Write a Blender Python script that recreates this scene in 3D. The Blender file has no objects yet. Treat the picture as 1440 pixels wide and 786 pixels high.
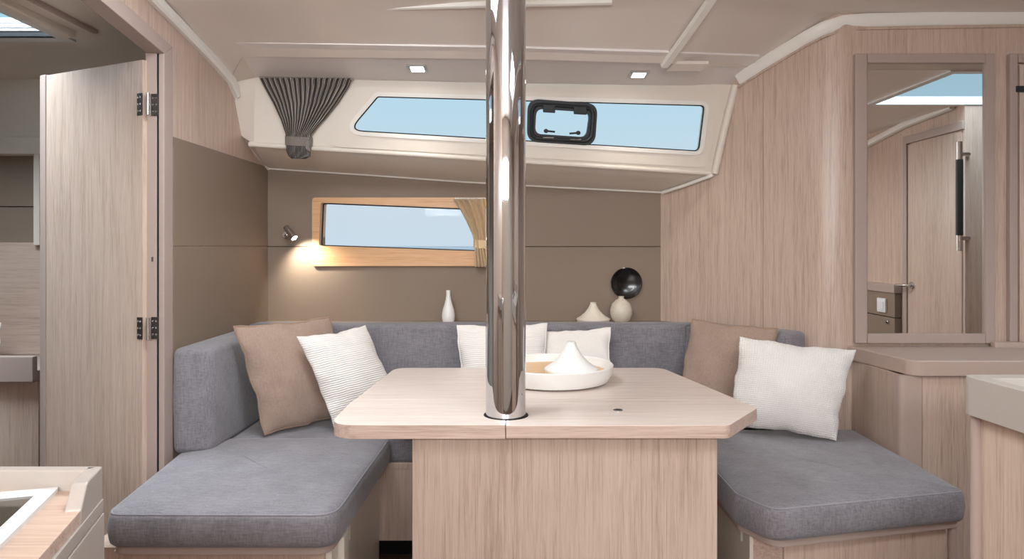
import bpy, bmesh, math, random
from mathutils import Vector, Matrix

scene = bpy.context.scene
C = scene.collection
V = Vector
PI = math.pi
random.seed(4)

# ------------------------------------------------------------------ camera, world, light, exposure
EYE, F = 1.15, 960.0
cam = bpy.data.cameras.new('camera')
cam.sensor_width = 36.0
cam.lens = 24.0
cam.shift_y = -47.0 / 1440.0
cam.clip_start, cam.clip_end = 0.02, 30000
camo = bpy.data.objects.new('camera', cam)
camo.location = (0, 0, EYE)
camo.rotation_euler = (PI / 2, 0, 0)
C.objects.link(camo)
scene.camera = camo

world = bpy.data.worlds.new('sky')
scene.world = world
world.use_nodes = True
wn, wl = world.node_tree.nodes, world.node_tree.links
wn.clear()
wo = wn.new('ShaderNodeOutputWorld')
wb = wn.new('ShaderNodeBackground')
wt = wn.new('ShaderNodeTexCoord')
wx = wn.new('ShaderNodeSeparateXYZ')
wr = wn.new('ShaderNodeValToRGB')
wr.color_ramp.elements[0].position = 0.0
wr.color_ramp.elements[0].color = (0.56, 0.65, 0.73, 1)
wr.color_ramp.elements[1].position = 0.26
wr.color_ramp.elements[1].color = (0.42, 0.64, 0.75, 1)
e = wr.color_ramp.elements.new(0.06)
e.color = (0.57, 0.65, 0.72, 1)
wl.new(wt.outputs['Generated'], wx.inputs[0])
wl.new(wx.outputs['Z'], wr.inputs[0])
wl.new(wr.outputs[0], wb.inputs[0])
wb.inputs[1].default_value = 1.0
wl.new(wb.outputs[0], wo.inputs[0])

vs = scene.view_settings
vs.view_transform = 'Standard'
vs.look = 'None'
vs.exposure = 0.16
vs.gamma = 1.0
vs.use_curve_mapping = False


def area_light(name, loc, rot, sx, sy, power, col):
    l = bpy.data.lights.new(name, 'AREA')
    l.shape = 'RECTANGLE'
    l.size, l.size_y = sx, sy
    l.energy = power
    l.color = col
    o = bpy.data.objects.new(name, l)
    o.location = loc
    o.rotation_euler = rot
    C.objects.link(o)
    return o


HATCH = (-0.50, 1.56, 0.72, 0.62)            # deck hatch over the saloon: centre x, y, size x, y
# daylight outside the picture: each stands in (or outside) an opening of the boat
area_light('saloon_hatch_offscreen', (HATCH[0], HATCH[1], 2.10), (0, 0, 0), HATCH[2] - .06, HATCH[3] - .06, 20, (0.90, 0.96, 1.0))
area_light('companionway_offscreen', (1.15, 0.25, 2.10), (0, 0, 0), 0.62, 0.8, 22, (.94, 0.97, 1.0))
area_light('galley_window_offscreen', (-0.1, -1.228, 1.62), (PI / 2, 0, 0), 1.76, 0.26, 46, (.96, 0.98, 1.0))
area_light('aft_hatch_offscreen', (2.55, 1.57, 2.5), (0, 0, 0), 0.9, 0.9, 26, (0.92, 0.96, 1.0))
area_light('fore_hatch_offscreen', (-2.0, 2.1, 2.45), (0, 0, 0), 0.9, 0.9, 60, (0.98, 0.98, 1.0))


# ------------------------------------------------------------------ helpers
def P(px, py, Y):
    """A measured picture point at distance Y from the camera, in metres."""
    return V(((px - 720) / F * Y, Y, EYE - (py - 346) / F * Y))


def on_plane(px, py, p0, n):
    o = V((0, 0, EYE))
    d = P(px, py, 1.0) - o
    return o + d * ((p0 - o).dot(n) / d.dot(n))


def srgb(r, g, b):
    f = lambda c: (c / 255 / 12.92) if c / 255 <= .04045 else ((c / 255 + .055) / 1.055) ** 2.4
    return (f(r), f(g), f(b), 1)


def newbm():
    return bmesh.new()


def merge(dst, src):
    m = bpy.data.meshes.new('tmp')
    src.to_mesh(m)
    src.free()
    dst.from_mesh(m)
    bpy.data.meshes.remove(m)
    return dst


def bevel_sharp(bm, w, seg=2, ang=25):
    bmesh.ops.recalc_face_normals(bm, faces=bm.faces[:])
    es = [e for e in bm.edges if len(e.link_faces) == 2 and e.calc_face_angle(0) > math.radians(ang)]
    if es and w > 0:
        bmesh.ops.bevel(bm, geom=es, offset=w, segments=seg, profile=0.5, affect='EDGES', clamp_overlap=True)


def box(x0, x1, y0, y1, z0, z1, bev=0.0, seg=2, bm=None):
    b = newbm()
    bmesh.ops.create_cube(b, size=1)
    for v in b.verts:
        v.co = V(((x0 + x1) / 2 + v.co.x * (x1 - x0), (y0 + y1) / 2 + v.co.y * (y1 - y0), (z0 + z1) / 2 + v.co.z * (z1 - z0)))
    bevel_sharp(b, bev, seg)
    return merge(bm, b) if bm else b


def prism(poly, U, W, N, org, t0, t1, bev=0.0, seg=2, bm=None):
    """2D polygon in the basis (U, W) at org, extruded from t0 to t1 along N."""
    b = newbm()
    lo = [b.verts.new(org + U * p[0] + W * p[1] + N * t0) for p in poly]
    hi = [b.verts.new(org + U * p[0] + W * p[1] + N * t1) for p in poly]
    b.faces.new(lo[::-1])
    b.faces.new(hi)
    n = len(poly)
    for i in range(n):
        j = (i + 1) % n
        b.faces.new((lo[i], lo[j], hi[j], hi[i]))
    bevel_sharp(b, bev, seg)
    return merge(bm, b) if bm else b


X_, Y_, Z_, O_ = V((1, 0, 0)), V((0, 1, 0)), V((0, 0, 1)), V((0, 0, 0))


def plan(poly, z0, z1, bev=0.0, seg=2, bm=None):
    return prism(poly, X_, Y_, Z_, O_, z0, z1, bev, seg, bm)


def rounded(poly, r, seg=5):
    """Round the corners of a 2D polygon; r may be a list."""
    out = []
    n = len(poly)
    rs = r if isinstance(r, (list, tuple)) else [r] * n
    for i in range(n):
        p, a, b = V(poly[i]), V(poly[i - 1]), V(poly[(i + 1) % n])
        ra = rs[i]
        if ra <= 0:
            out.append((p.x, p.y))
            continue
        da, db = (a - p), (b - p)
        la, lb = da.length, db.length
        da.normalize()
        db.normalize()
        half = math.acos(max(-1, min(1, da.dot(db)))) / 2
        d = min(ra / math.tan(half), la * .49, lb * .49)
        p0, p1 = p + da * d, p + db * d
        for k in range(seg + 1):
            t = k / seg
            q = p0 * (1 - t) ** 2 + p * 2 * t * (1 - t) + p1 * t * t
            out.append((q.x, q.y))
    return out


def offset(poly, d):
    """Inset (d > 0) a counter-clockwise polygon."""
    n = len(poly)
    out = []
    for i in range(n):
        a, p, b = V(poly[i - 1]), V(poly[i]), V(poly[(i + 1) % n])
        e0, e1 = (p - a), (b - p)
        if e0.length < 1e-9 or e1.length < 1e-9:
            out.append((p.x, p.y))
            continue
        e0.normalize()
        e1.normalize()
        n0, n1 = V((-e0.y, e0.x)), V((-e1.y, e1.x))
        m = n0 + n1
        k = 1 + n0.dot(n1)
        m = m / max(k, .35)
        out.append((p.x + m.x * d, p.y + m.y * d))
    return out


def plate(outer, holes, U, W, N, org, t0, t1):
    """Plate with holes."""
    b = newbm()
    def loops(t):
        es = []
        rings = []
        for pl in [outer] + holes:
            vv = [b.verts.new(org + U * p[0] + W * p[1] + N * t) for p in pl]
            rings.append(vv)
            es += [b.edges.new((vv[i], vv[(i + 1) % len(vv)])) for i in range(len(vv))]
        bmesh.ops.triangle_fill(b, use_beauty=True, use_dissolve=False, edges=es)
        return rings
    r0 = loops(t0)
    r1 = loops(t1)
    for a, c in zip(r0, r1):
        n = len(a)
        for i in range(n):
            j = (i + 1) % n
            b.faces.new((a[i], a[j], c[j], c[i]))
    bmesh.ops.recalc_face_normals(b, faces=b.faces[:])
    return b


def grid(rows, bm=None):
    b = newbm()
    vv = [[b.verts.new(p) for p in r] for r in rows]
    for i in range(len(rows) - 1):
        for j in range(len(rows[0]) - 1):
            b.faces.new((vv[i][j], vv[i][j + 1], vv[i + 1][j + 1], vv[i + 1][j]))
    return merge(bm, b) if bm else b


def solid(bm, t):
    """Give a sheet thickness."""
    v = t if isinstance(t, Vector) else V((0, 0, abs(t)))
    old = bm.verts[:]
    bd = [e for e in bm.edges if len(e.link_faces) == 1]
    pairs = [(e.verts[0], e.verts[1]) for e in bd]
    faces = [[q for q in f.verts] for f in bm.faces]
    cp = {q: bm.verts.new(q.co + v) for q in old}
    for f in faces:
        bm.faces.new([cp[q] for q in f][::-1])
    for a, c in pairs:
        bm.faces.new((a, c, cp[c], cp[a]))
    bmesh.ops.recalc_face_normals(bm, faces=bm.faces[:])
    return bm


def tube(pts, r, seg=10, bm=None, closed=False, cap=True):
    b = newbm()
    pts = [V(p) for p in pts]
    n = len(pts)
    rs = r if isinstance(r, (list, tuple)) else [r] * n
    rings = []
    up = None
    for i, p in enumerate(pts):
        a = pts[i - 1] if (i > 0 or closed) else p
        c = pts[(i + 1) % n] if (i < n - 1 or closed) else p
        t = (c - a).normalized()
        if up is None:
            up = Z_ if abs(t.z) < .9 else X_
        s = t.cross(up)
        if s.length < 1e-5:
            s = t.cross(X_)
        s.normalize()
        up2 = s.cross(t).normalized()
        up = up2
        rings.append([b.verts.new(p + (s * math.cos(2 * PI * k / seg) + up2 * math.sin(2 * PI * k / seg)) * rs[i]) for k in range(seg)])
    m = n if closed else n - 1
    for i in range(m):
        a, c = rings[i], rings[(i + 1) % n]
        for k in range(seg):
            b.faces.new((a[k], a[(k + 1) % seg], c[(k + 1) % seg], c[k]))
    if cap and not closed:
        b.faces.new(rings[0][::-1])
        b.faces.new(rings[-1])
    bmesh.ops.recalc_face_normals(b, faces=b.faces[:])
    return merge(bm, b) if bm else b


def sweep(pts, prof, ups, bm=None):
    """Sweep a 2D profile (s, u) along pts; ups gives the 'u' direction at each point."""
    b = newbm()
    pts = [V(p) for p in pts]
    rings = []
    for i, p in enumerate(pts):
        t = (pts[min(i + 1, len(pts) - 1)] - pts[max(i - 1, 0)]).normalized()
        u = V(ups[i]) if isinstance(ups, list) else V(ups)
        u = (u - t * u.dot(t)).normalized()
        s = t.cross(u).normalized()
        rings.append([b.verts.new(p + s * q[0] + u * q[1]) for q in prof])
    n = len(prof)
    for a, c in zip(rings, rings[1:]):
        for k in range(n):
            b.faces.new((a[k], a[(k + 1) % n], c[(k + 1) % n], c[k]))
    b.faces.new(rings[0][::-1])
    b.faces.new(rings[-1])
    bmesh.ops.recalc_face_normals(b, faces=b.faces[:])
    return merge(bm, b) if bm else b


def lathe(prof, c, seg=32, M=None, bm=None):
    b = newbm()
    rings = []
    for r, z in prof:
        if r < 1e-6:
            rings.append([b.verts.new((0, 0, z))])
        else:
            rings.append([b.verts.new((r * math.cos(2 * PI * k / seg), r * math.sin(2 * PI * k / seg), z)) for k in range(seg)])
    for a, d in zip(rings, rings[1:]):
        for k in range(seg):
            k2 = (k + 1) % seg
            if len(a) == 1 and len(d) == 1:
                continue
            if len(a) == 1:
                b.faces.new((a[0], d[k2], d[k]))
            elif len(d) == 1:
                b.faces.new((a[k], a[k2], d[0]))
            else:
                b.faces.new((a[k], a[k2], d[k2], d[k]))
    bmesh.ops.recalc_face_normals(b, faces=b.faces[:])
    m = Matrix.Translation(V(c)) @ (M if M else Matrix.Identity(4))
    b.transform(m)
    return merge(bm, b) if bm else b


def disc(c, r, h, M=None, seg=24, bev=.15, bm=None):
    e = min(r, h) * bev
    return lathe([(0, 0), (r - e, 0), (r, e), (r, h - e), (r - e, h), (0, h)], c, seg, M, bm)


def look(direction):
    return V(direction).to_track_quat('Z', 'Y').to_matrix().to_4x4()


def obj(name, bm, m, parent=None, smooth=40):
    me = bpy.data.meshes.new(name)
    bm.to_mesh(me)
    bm.free()
    me.materials.append(M[m] if isinstance(m, str) else m)
    if smooth:
        me.shade_smooth()
        me.set_sharp_from_angle(angle=math.radians(smooth))
    o = bpy.data.objects.new(name, me)
    C.objects.link(o)
    if 0 < smooth <= 40:
        wnm = o.modifiers.new('weighted', 'WEIGHTED_NORMAL')
        wnm.keep_sharp = True
    if parent:
        o.parent = parent
        if parent.type == 'EMPTY':          # meshes keep their origin at the world origin, empties stand at the thing's base
            o.matrix_parent_inverse = Matrix.Translation(-parent.location)
    return o


def tag(o, label, cat, group=None):
    o['label'] = label
    o['category'] = cat
    if group:
        o['group'] = group
    return o


def struct(o, label=None):
    o['kind'] = 'structure'
    if label:
        o['label'] = label
    return o


def thing(name, loc, label, cat, group=None):
    o = bpy.data.objects.new(name, None)
    o.empty_display_size = .05
    o.location = loc
    C.objects.link(o)
    return tag(o, label, cat, group)


def holder(name, loc, label=None):
    o = bpy.data.objects.new(name, None)
    o.empty_display_size = .05
    o.location = loc
    C.objects.link(o)
    return struct(o, label)


# ------------------------------------------------------------------ materials
M = {}


def mat(name, col=(.5, .5, .5, 1), rough=.5, metal=0.0, spec=.5, coat=0.0):
    m = bpy.data.materials.new(name)
    m.use_nodes = True
    b = m.node_tree.nodes['Principled BSDF']
    b.inputs['Base Color'].default_value = col
    b.inputs['Roughness'].default_value = rough
    b.inputs['Metallic'].default_value = metal
    b.inputs['Specular IOR Level'].default_value = spec
    b.inputs['Coat Weight'].default_value = coat
    M[name] = m
    return m, m.node_tree.nodes, m.node_tree.links, b


def coords(n, l, kind='Object', scale=(1, 1, 1), rot=(0, 0, 0)):
    t = n.new('ShaderNodeTexCoord')
    mp = n.new('ShaderNodeMapping')
    mp.inputs['Scale'].default_value = scale
    mp.inputs['Rotation'].default_value = rot
    l.new(t.outputs[kind], mp.inputs[0])
    return mp.outputs[0]


def noise(n, l, vec, scale, detail=4, rough=.55, dist=0.0):
    t = n.new('ShaderNodeTexNoise')
    t.inputs['Scale'].default_value = scale
    t.inputs['Detail'].default_value = detail
    t.inputs['Roughness'].default_value = rough
    t.inputs['Distortion'].default_value = dist
    l.new(vec, t.inputs['Vector'])
    return t.outputs['Fac']


def ramp(n, l, fac, stops):
    r = n.new('ShaderNodeValToRGB')
    els = r.color_ramp.elements
    while len(els) < len(stops):
        els.new(.5)
    for e, (p, c) in zip(els, stops):
        e.position = p
        e.color = c
    l.new(fac, r.inputs[0])
    return r.outputs[0]


def math_node(n, l, op, a, b):
    m = n.new('ShaderNodeMath')
    m.operation = op
    for i, x in enumerate((a, b)):
        if isinstance(x, (int, float)):
            m.inputs[i].default_value = x
        else:
            l.new(x, m.inputs[i])
    return m.outputs[0]


def bump(n, l, b, h, strength, dist=.002):
    k = n.new('ShaderNodeBump')
    k.inputs['Strength'].default_value = strength
    k.inputs['Distance'].default_value = dist
    l.new(h, k.inputs['Height'])
    l.new(k.outputs[0], b.inputs['Normal'])


def wood(name, dark, mid, light, axis='Z', rough=.42, spec=.45, coat=0.0, fine=1.0):
    m, n, l, b = mat(name, mid, rough, 0, spec, coat)
    s = {'Z': (1, 1, .035), 'X': (.035, 1, 1), 'Y': (1, .035, 1)}[axis]
    v = coords(n, l, 'Object', s)
    f1 = noise(n, l, v, 60 * fine, 5, .62, .25)
    f2 = noise(n, l, v, 300 * fine, 4, .7)
    v3 = coords(n, l, 'Object', tuple(x if x == 1 else .16 for x in s))
    f3 = noise(n, l, v3, 3.0, 2, .5, .6)
    a = math_node(n, l, 'MULTIPLY', f1, .36)
    c = math_node(n, l, 'MULTIPLY', f2, .46)
    d = math_node(n, l, 'MULTIPLY', f3, .18)
    t = math_node(n, l, 'ADD', math_node(n, l, 'ADD', a, c), d)
    col = ramp(n, l, t, [(.34, dark), (.49, mid), (.64, light)])
    # sparse dark pores
    vp = coords(n, l, 'Object', tuple(x if x == 1 else .02 for x in s))
    fpn = noise(n, l, vp, 190 * fine, 2, .5)
    pore = ramp(n, l, fpn, [(.60, (1, 1, 1, 1)), (.72, (.86, .84, .82, 1))])
    mx = n.new('ShaderNodeMix')
    mx.data_type = 'RGBA'
    mx.blend_type = 'MULTIPLY'
    mx.inputs['Factor'].default_value = 1.0
    l.new(col, mx.inputs['A'])
    l.new(pore, mx.inputs['B'])
    l.new(mx.outputs['Result'], b.inputs['Base Color'])
    bump(n, l, b, f2, .12, .0006)
    return m


wood('oak', srgb(164, 141, 125), srgb(199, 176, 160), srgb(213, 192, 177), 'Z', .34, .5)
wood('oak_table', srgb(203, 185, 173), srgb(222, 206, 196), srgb(231, 217, 208), 'X', .26, .55)
wood('oak_worktop', srgb(172, 146, 128), srgb(196, 170, 152), srgb(208, 184, 167), 'X', .4, .4)
wood('oak_edge', srgb(170, 142, 126), srgb(203, 178, 164), srgb(218, 196, 183), 'X', .40, .4)
wood('oak_cross', srgb(170, 144, 128), srgb(198, 174, 158), srgb(210, 188, 173), 'X', .40, .4)
wood('honey_frame', srgb(206, 152, 106), srgb(224, 174, 128), srgb(232, 188, 146), 'X', .38, .45)
wood('tray_inlay', srgb(214, 170, 124), srgb(232, 194, 152), srgb(238, 206, 170), 'X', .45, .4)
wood('floor_wood', srgb(70, 48, 36), srgb(92, 66, 50), srgb(112, 84, 64), 'X', .35, .5)


def plain(name, col, rough=.5, spec=.4, metal=0.0, nz=.0, nsc=40, bmp=0.0, coat=0.0):
    m, n, l, b = mat(name, col, rough, metal, spec, coat)
    v = coords(n, l)
    f = noise(n, l, v, nsc, 3)
    if nz:
        c0 = tuple(x * (1 - nz) for x in col[:3]) + (1,)
        c1 = tuple(min(1, x * (1 + nz)) for x in col[:3]) + (1,)
        l.new(ramp(n, l, f, [(.3, c0), (.7, c1)]), b.inputs['Base Color'])
    if bmp:
        bump(n, l, b, f, bmp, .001)
    return m


plain('liner', srgb(226, 216, 204), .38, .45, nz=.015, nsc=6)
plain('ceiling_panel', srgb(230, 219, 210), .27, .5, nz=.012, nsc=4)
plain('strip_panel', srgb(233, 225, 221), .33, .5, nz=.012, nsc=5)
plain('moulding', srgb(238, 233, 226), .40, .4, nz=.01)
plain('taupe_panel', srgb(140, 123, 108), .60, .3, nz=.025, nsc=220, bmp=.05)
plain('mauve_trim', srgb(176, 157, 148), .45, .4, nz=.015)
plain('solid_counter', srgb(176, 167, 159), .35, .45, nz=.015)
plain('counter_mauve', srgb(186, 165, 153), .38, .45, nz=.015)
plain('counter_inner', srgb(166, 165, 164), .35, .45, nz=.01)
plain('white_paint', srgb(226, 227, 227), .35, .5)
plain('ceramic', srgb(240, 238, 234), .28, .5, nz=.01)
plain('ceramic_cream', srgb(232, 222, 206), .5, .4, nz=.02)
plain('stoneware', srgb(214, 203, 185), .35, .5, nz=.05, nsc=60)
plain('black_lacquer', srgb(12, 11, 11), .18, .6)
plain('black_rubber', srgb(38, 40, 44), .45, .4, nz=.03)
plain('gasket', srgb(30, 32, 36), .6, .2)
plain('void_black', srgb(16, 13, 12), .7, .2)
plain('chrome', (.62, .63, .65, 1), .03, .5, 1.0)
plain('steel', (.62, .61, .60, 1), .25, .5, 1.0)
plain('hinge_steel', (.12, .105, .10, 1), .45, .5, 1.0)
plain('leather_black', srgb(34, 38, 40), .5, .4, nz=.05, nsc=200)
plain('sea', srgb(88, 138, 176), .15, .5, nz=.10, nsc=.02)
plain('switch_white', srgb(232, 234, 236), .4, .4)
plain('hob_glass', srgb(74, 68, 62), .08, .6)


def fabric(name, col, amt=.16, sc=900, bmp=.35, streak=True):
    m, n, l, b = mat(name, col, .92, 0, .15)
    b.inputs['Sheen Weight'].default_value = .25
    b.inputs['Sheen Roughness'].default_value = .5
    v1 = coords(n, l, 'Object', (1, 1, .12))
    v2 = coords(n, l, 'Object', (.12, 1, 1))
    f1 = noise(n, l, v1, sc, 2, .6)
    f2 = noise(n, l, v2, sc, 2, .6)
    v3 = coords(n, l)
    f3 = noise(n, l, v3, 9, 4, .6)
    t = math_node(n, l, 'ADD', math_node(n, l, 'MULTIPLY', math_node(n, l, 'ADD', f1, f2), .35), math_node(n, l, 'MULTIPLY', f3, .30))
    lo = tuple(x * (1 - amt) for x in col[:3]) + (1,)
    hi = tuple(x * (1 + amt) for x in col[:3]) + (1,)
    l.new(ramp(n, l, t, [(.38, lo), (.62, hi)]), b.inputs['Base Color'])
    bump(n, l, b, t, bmp, .0015)
    return m


fabric('grey_cloth', srgb(131, 127, 132), .26, 260, .4)
fabric('grey_piping', srgb(146, 143, 149), .12, 420)
fabric('brown_linen', srgb(166, 143, 129), .13, 260, .5)
fabric('brown_piping', srgb(160, 132, 112), .08, 500, .2)
fabric('white_linen', srgb(240, 234, 228), .05, 500, .3)
fabric('curtain_beige', srgb(222, 196, 156), .06, 300, .2)


def knit(name, col, fu, fv, depth):
    """Ribbed / waffle knit following the UV map of the pillow."""
    m, n, l, b = mat(name, col, .95, 0, .1)
    t = n.new('ShaderNodeTexCoord')
    sx = n.new('ShaderNodeSeparateXYZ')
    l.new(t.outputs['UV'], sx.inputs[0])
    wob = noise(n, l, t.outputs['UV'], 9, 3)
    wv = math_node(n, l, 'MULTIPLY', wob, .02)
    vv = math_node(n, l, 'ADD', sx.outputs['Y'], wv)
    uu = math_node(n, l, 'ADD', sx.outputs['X'], wv)
    hv = math_node(n, l, 'SINE', math_node(n, l, 'MULTIPLY', vv, fv * 2 * PI), 0)
    if fu:
        hu = math_node(n, l, 'SINE', math_node(n, l, 'MULTIPLY', uu, fu * 2 * PI), 0)
        h = math_node(n, l, 'MAXIMUM', hv, hu)
    else:
        h = hv
    h2 = math_node(n, l, 'ADD', math_node(n, l, 'MULTIPLY', h, .5), .5)
    bump(n, l, b, h2, depth, .003)
    return m


knit('white_rib', srgb(244, 238, 233), 0, 44, .5)
knit('white_waffle', srgb(247, 242, 237), 46, 46, .8)

# striped curtain: stripes woven in the cloth, following the UV map
m, n, l, b = mat('curtain_stripe', srgb(90, 84, 82), .9, 0, .15)
t = n.new('ShaderNodeTexCoord')
sx = n.new('ShaderNodeSeparateXYZ')
l.new(t.outputs['UV'], sx.inputs[0])
h = math_node(n, l, 'SINE', math_node(n, l, 'MULTIPLY', sx.outputs['X'], 34 * 2 * PI), 0)
h = math_node(n, l, 'ADD', math_node(n, l, 'MULTIPLY', h, .5), .5)
l.new(ramp(n, l, h, [(.0, srgb(74, 69, 68)), (.74, srgb(84, 78, 76)), (.88, srgb(206, 198, 188))]), b.inputs['Base Color'])


def glass(name, tint, refl=1.0):
    m = bpy.data.materials.new(name)
    m.use_nodes = True
    n, l = m.node_tree.nodes, m.node_tree.links
    n.clear()
    o = n.new('ShaderNodeOutputMaterial')
    mx = n.new('ShaderNodeMixShader')
    tr = n.new('ShaderNodeBsdfTransparent')
    tr.inputs[0].default_value = tint
    gl = n.new('ShaderNodeBsdfGlossy')
    gl.inputs['Roughness'].default_value = .02
    mx.inputs[0].default_value = .003
    l.new(tr.outputs[0], mx.inputs[1])
    l.new(gl.outputs[0], mx.inputs[2])
    l.new(mx.outputs[0], o.inputs[0])
    M[name] = m


glass('clear_glass', (.97, .99, 1, 1))
glass('hatch_glass', (.90, .96, 1, 1))
m, n, l, b = mat('mirror_glass', (.80, .79, .77, 1), .008, 1.0, .5)


def emit(name, col, s):
    m, n, l, b = mat(name, col)
    b.inputs['Emission Color'].default_value = col
    b.inputs['Emission Strength'].default_value = s


emit('lamp_glow', (1, .93, .80, 1), 14)
emit('spot_glow', (1, .96, .90, 1), 12)

# ------------------------------------------------------------------ key lines of the place
XL = -1.15                     # forward bulkhead (left)
YB = 3.20                      # hull side behind the settee
CORNER = V((0.697, YB, 0))     # where the slanting bulkhead meets the hull side
BEND = V((1.23, 2.65, 0))      # where it turns to the mirror wall
YM = 2.65                      # mirror wall
UW = (BEND - CORNER).normalized()
NW = V((UW.y, -UW.x, 0))       # into the room
if NW.y > 0:
    NW = -NW


def wallp(s, off=0.0, z=0.0):
    p = CORNER + UW * s + NW * off
    return V((p.x, p.y, z))


# ------------------------------------------------------------------ setting: floor
fl = struct(obj('floor', box(-3.3, 3.6, -1.3, 3.4, -.04, -.001), 'void_black'), 'dark cabin sole under the table')
for i in range(30):
    y0 = -1.2 + i * .15
    obj('plank', box(-3.2, 3.5, y0 + .002, y0 + .148, -.001, .0 + .004, .001, 1), 'floor_wood', fl)

# hull side behind the settee: two padded panels with a joint
wb_ = struct(obj('wall_back', plate([(-1.2, 0), (.80, 0), (.80, 1.54), (-1.2, 1.54)], [[(-.90, 1.075), (-.06, 1.075), (-.06, 1.362), (-.90, 1.362)]], X_, Z_, Y_, O_, YB + .055, YB + .09), 'taupe_panel'), 'taupe hull side behind the settee')
obj('panel', prism([(-1.16, 1.148), (-.915, 1.148), (-.915, 1.368), (-.045, 1.368), (-.045, 1.148), (.76, 1.148), (.76, 1.412), (-1.16, 1.522)], X_, Z_, Y_, O_, YB, YB + .02, .003, 2), 'taupe_panel', wb_)
obj('panel', prism([(-1.16, .60), (.76, .60), (.76, 1.146), (-.045, 1.146), (-.045, 1.065), (-.915, 1.065), (-.915, 1.146), (-1.16, 1.146)], X_, Z_, Y_, O_, YB, YB + .02, .003, 2), 'taupe_panel', wb_)
struct(obj('trim_5', box(-1.15, .78, 3.056, YB, .74, .80, .004), 'taupe_panel'), 'taupe ledge behind the settee back')

# hull window
w2 = struct(obj('window_1', plate(rounded([((440 - 720) / F * YB, EYE - (374 - 346) / F * YB), ((712 - 720) / F * YB, EYE - (374 - 346) / F * YB), ((712 - 720) / F * YB, EYE - (278 - 346) / F * YB), ((440 - 720) / F * YB, EYE - (278 - 346) / F * YB)], .018),
    [rounded([((449.5 - 720) / F * YB, EYE - (345.5 - 346) / F * YB), ((700 - 720) / F * YB, EYE - (354 - 346) / F * YB), ((700 - 720) / F * YB, EYE - (295 - 346) / F * YB), ((452 - 720) / F * YB, EYE - (285 - 346) / F * YB)], .012)],
    X_, Z_, Y_, O_, YB - .014, YB + .088), 'honey_frame'), 'hull window with honey coloured wooden surround looking out on the sea')
inn = rounded([((449.5 - 720) / F * YB, EYE - (345.5 - 346) / F * YB), ((700 - 720) / F * YB, EYE - (354 - 346) / F * YB), ((700 - 720) / F * YB, EYE - (295 - 346) / F * YB), ((452 - 720) / F * YB, EYE - (285 - 346) / F * YB)], .012)
obj('gasket', tube([V((p[0], YB + .03, p[1])) for p in inn], .005, 6, None, True), 'gasket', w2)
obj('pane', prism(inn, X_, Z_, Y_, O_, YB + .034, YB + .040), 'clear_glass', w2)

# forward bulkhead with doorway (left)
hd = lambda Y: 1.785 + (2.25 - Y) * .146          # height of the sloping door head
JY = 2.245
poly = [(-1.25, 0), (1.45, 0), (1.45, hd(1.45)), (JY, hd(JY)), (JY, 0), (YB + .05, 0), (YB + .05, 2.2), (-1.25, 2.2)]
wl_ = struct(obj('wall_left', prism(poly, Y_, Z_, X_, O_, XL - .035, XL, 0), 'oak'), 'oak forward bulkhead with the cabin doorway')
obj('panel', box(XL, XL + .006, 2.31, YB, 1.150, 1.520, .002), 'taupe_panel', wl_)
obj('panel', box(XL, XL + .006, 2.31, YB, .60, 1.146, .002), 'taupe_panel', wl_)
# door frame: jamb, stop and head
t1 = holder('trim_1', (XL, JY, 0), 'mauve door frame of the forward cabin')
obj('jamb', prism([(JY - .004, 0), (2.302, 0), (2.302, hd(2.302) + .045), (JY - .004, hd(JY) - .004)], Y_, Z_, X_, O_, XL - .05, XL + .008, .004), 'mauve_trim', t1)
obj('head', prism([(1.44, hd(1.44) - .004), (JY, hd(JY) - .004), (2.302, hd(2.302) + .045), (1.45, hd(1.45) + .055)], Y_, Z_, X_, O_, XL - .05, XL + .008, .004), 'mauve_trim', t1)
obj('jamb_lining', box(XL - .05, XL - .014, JY - .010, JY, 0, hd(JY) - .004, .001), 'mauve_trim', t1)
obj('gap_shade', box(XL - .014, XL - .009, JY - .0055, JY, 0, hd(JY) - .004), 'gasket', t1)  # dark strip put in for the shadow gap beside the lining
obj('strike_plate', box(XL - .03, XL - .022, JY - .012, JY - .009, 1.10, 1.115, .001), 'steel', t1)

# door leaf, hinged at the jamb, swung into the forward cabin
HG = V((XL - .036, JY - .018, 0))
FREE = V((-1.679, 2.45, 0))
du = (FREE - HG).normalized()
dn = V((du.y, -du.x, 0))
if dn.y > 0:
    dn = -dn
LW = (FREE - HG).length
d1 = holder('door_1', HG, 'open oak door of the forward cabin')
obj('door_leaf', prism([(.012, .04), (LW - .031, .04), (LW - .031, 1.757), (.012, 1.757)], du, Z_, dn, HG, -.015, .012, .002), 'oak', d1)
obj('edge_band', prism([(LW - .030, .04), (LW + .002, .04), (LW + .002, 1.760), (LW - .030, 1.760)], du, Z_, dn, HG, -.019, .015, .004), 'mauve_trim', d1)
for zc in (1.612, .882):
    hb = box(-.006, .006, 0, .001, zc - .032, zc + .032)
    hg = obj('hinge', tube([HG + V((0.004, -.012, zc - .036)), HG + V((0.004, -.012, zc + .036))], .006, 10), 'steel', d1)
    hb.free()
    obj('hinge_leaf', prism([(.012, zc - .036), (.036, zc - .036), (.036, zc + .036), (.012, zc + .036)], du, Z_, dn, HG, .011, .0145, .0008), 'hinge_steel', hg)
    obj('hinge_leaf', box(HG.x + .006, HG.x + .028, JY - .0135, JY - .0095, zc - .036, zc + .036, .0008), 'hinge_steel', hg)
    sc = newbm()
    for k in range(3):
        for s in (.019, .030):
            disc(HG + du * s + dn * .0144 + Z_ * (zc - .022 + .022 * k), .0035, .0015, look(dn), 8, .15, sc)
            disc(V((HG.x + s - .008, JY - .0134, zc - .022 + .022 * k)), .0032, .0015, look((0, -1, 0)), 8, .15, sc)
    obj('screw', sc, 'steel', hg)

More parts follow.
